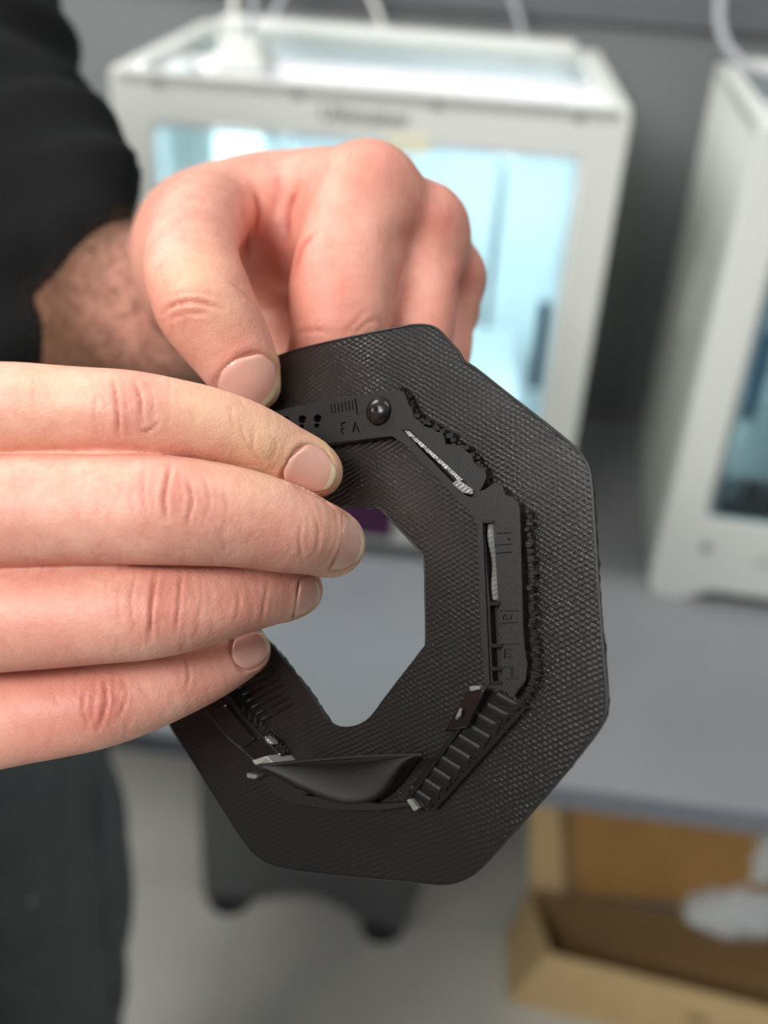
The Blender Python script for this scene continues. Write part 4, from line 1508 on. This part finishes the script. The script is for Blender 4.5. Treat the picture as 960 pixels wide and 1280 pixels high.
# ---- sweater: torso and two sleeves, cut at the cuff of the far arm
sl = [(105, 390, .355, 148), (45, 320, .37, 156), (5, 215, .40, 135), (-40, 95, .44, 108), (-70, -40, .48, 110)]
bulge = [[(118, 232, .350, 40), (104, 262, .352, 50), (90, 300, .355, 60)], [(120, 220, .345, 42), (75, 190, .37, 55), (55, 140, .385, 48)], [(20, 60, .42, 60), (-10, 0, .44, 70)]]
sw = Field()
sw.group([chain(sl) + [np.append(sho_u, .078)],
          cw((w_l * .8 + elb_l * .2, .042), (elb_l, .062), (sho_l, .078), ((-.36, .40, 1.40), .09)),
          cw((sho_u, .078), ((-.36, .44, 1.40), .09)),
          cw(((-.36, .32, 1.40), .088), ((-.36, .54, 1.40), .088)), cw(((-.36, .42, 1.42), .078), ((-.365, .42, 1.475), .066)),
          cw(((-.36, .33, 1.30), .148), ((-.35, .34, 1.02), .138)),
          cw(((-.36, .51, 1.30), .148), ((-.35, .50, 1.02), .138))] + [chain(b) for b in bulge], 0.02, 0)
slo, shi = np.array([-.62, .0, .86]), np.array([.0, .82, 1.54])
HS = 0.0045
Fs, axs = sw.grid(slo, shi, HS)
XX, YY, ZZ = np.meshgrid(*axs, indexing='ij')
# cuff line of the far sleeve
rA, rB = ray(152, 262), ray(72, 455)
cn = np.cross(rA, rB)
cn /= np.linalg.norm(cn)
if cn @ CR < 0:
    cn = -cn
side_d = (XX - CC[0]) * cn[0] + (YY - CC[1]) * cn[1] + (ZZ - CC[2]) * cn[2]
wr = at(105, 380, .355)
nearcuff = np.sqrt((XX - wr[0]) ** 2 + (YY - wr[1]) ** 2 + (ZZ - wr[2]) ** 2) < 0.10
Fs = np.where(nearcuff, np.maximum(Fs, side_d), Fs)
Fs = np.maximum(Fs, 0.98 - ZZ)
Vs, Qs = surface_nets(Fs.astype(np.float32), slo, HS)
Vs = relax(Vs, Qs, 2)
Ns = vnormals(Vs, Qs)
fold = 0.0035 * np.sin(Vs @ np.array([95, -60, 40]) + 1.5 * np.sin(Vs @ np.array([20, 35, 50]))) + 0.002 * np.sin(Vs @ np.array([-60, 120, 150]))
Vs = Vs + Ns * fold[:, None]
swo = np_mesh('sweater', Vs, Qs, M_sweater, person)

# ---- trousers
tr_ = Field()
tr_.group([cw(((-.345, .33, 1.03), .125), ((-.34, .31, .92), .128), ((-.34, .30, .75), .115), ((-.34, .30, .48), .085), ((-.36, .30, .11), .075)),
           cw(((-.335, .50, 1.03), .125), ((-.315, .53, .92), .128), ((-.292, .55, .75), .112), ((-.30, .555, .48), .090), ((-.33, .55, .11), .075))], 0.02, 0)
tlo, thi = np.array([-.52, .13, .03]), np.array([-.13, .72, 1.17])
Ft, axt = tr_.grid(tlo, thi, 0.007)
Ft = np.maximum(Ft, 0.05 - axt[2][None, None, :])
Vt, Qt = surface_nets(Ft.astype(np.float32), tlo, 0.007)
Vt = relax(Vt, Qt, 2)
Nt = vnormals(Vt, Qt)
Vt = Vt + Nt * (0.002 * np.sin(Vt @ np.array([40, 30, 70]) + 2 * np.sin(Vt @ np.array([10, 20, 9]))))[:, None]
tro = np_mesh('trousers', Vt, Qt, M_trouser, person)


def surf_line(px_pts, field, d0, d1, lift):
    out = []
    for x, y in px_pts:
        p = hit(field, x, y, d0, d1)
        out.append(p + grad(field, p) * lift)
    return out


sp = surf_line([(118, 960), (122, 1020), (126, 1080), (132, 1150), (140, 1220), (147, 1290)], tr_, .3, 1.2, 0.0005)
MB().tube(catmull(sp, 4), 0.0022, 8).obj('side_seam', M_seam, tro, world=True)
lp_ = hit(tr_, 36, 1126, .3, 1.2)
gl = grad(tr_, lp_)
MB().tube([lp_ + gl * .001 + CR * 0.002 + CU * .003, lp_ + gl * .0015, lp_ + gl * .001 - CR * .002 - CU * .003], [0.0008, 0.002, 0.0008], 8).obj('lint_fleck', M_lint, tro, world=True)
# shoes
for x, y in ((-.36, .30), (-.33, .55)):
    s = MB()
    pts = []
    for i in range(13):
        t = i / 12
        L = -0.09 + 0.29 * t
        w = 0.045 * (0.75 + 0.3 * math.sin(math.pi * min(1, t * 1.05)))
        hh = 0.085 - 0.045 * max(0, t - 0.3) / 0.7
        if i in (0, 12):
            w *= 0.55
            hh *= 0.75
        pts.append([(x + L, y + w * math.cos(a), 0.002 + hh * max(0, math.sin(a)) ** 0.7) for a in np.linspace(0, math.pi, 11)])
    s.grid(pts)
    for k in (0, 12):
        s.add(pts[k], [tuple(range(11))])
    s.obj('shoe', M_shoe, person, world=True)
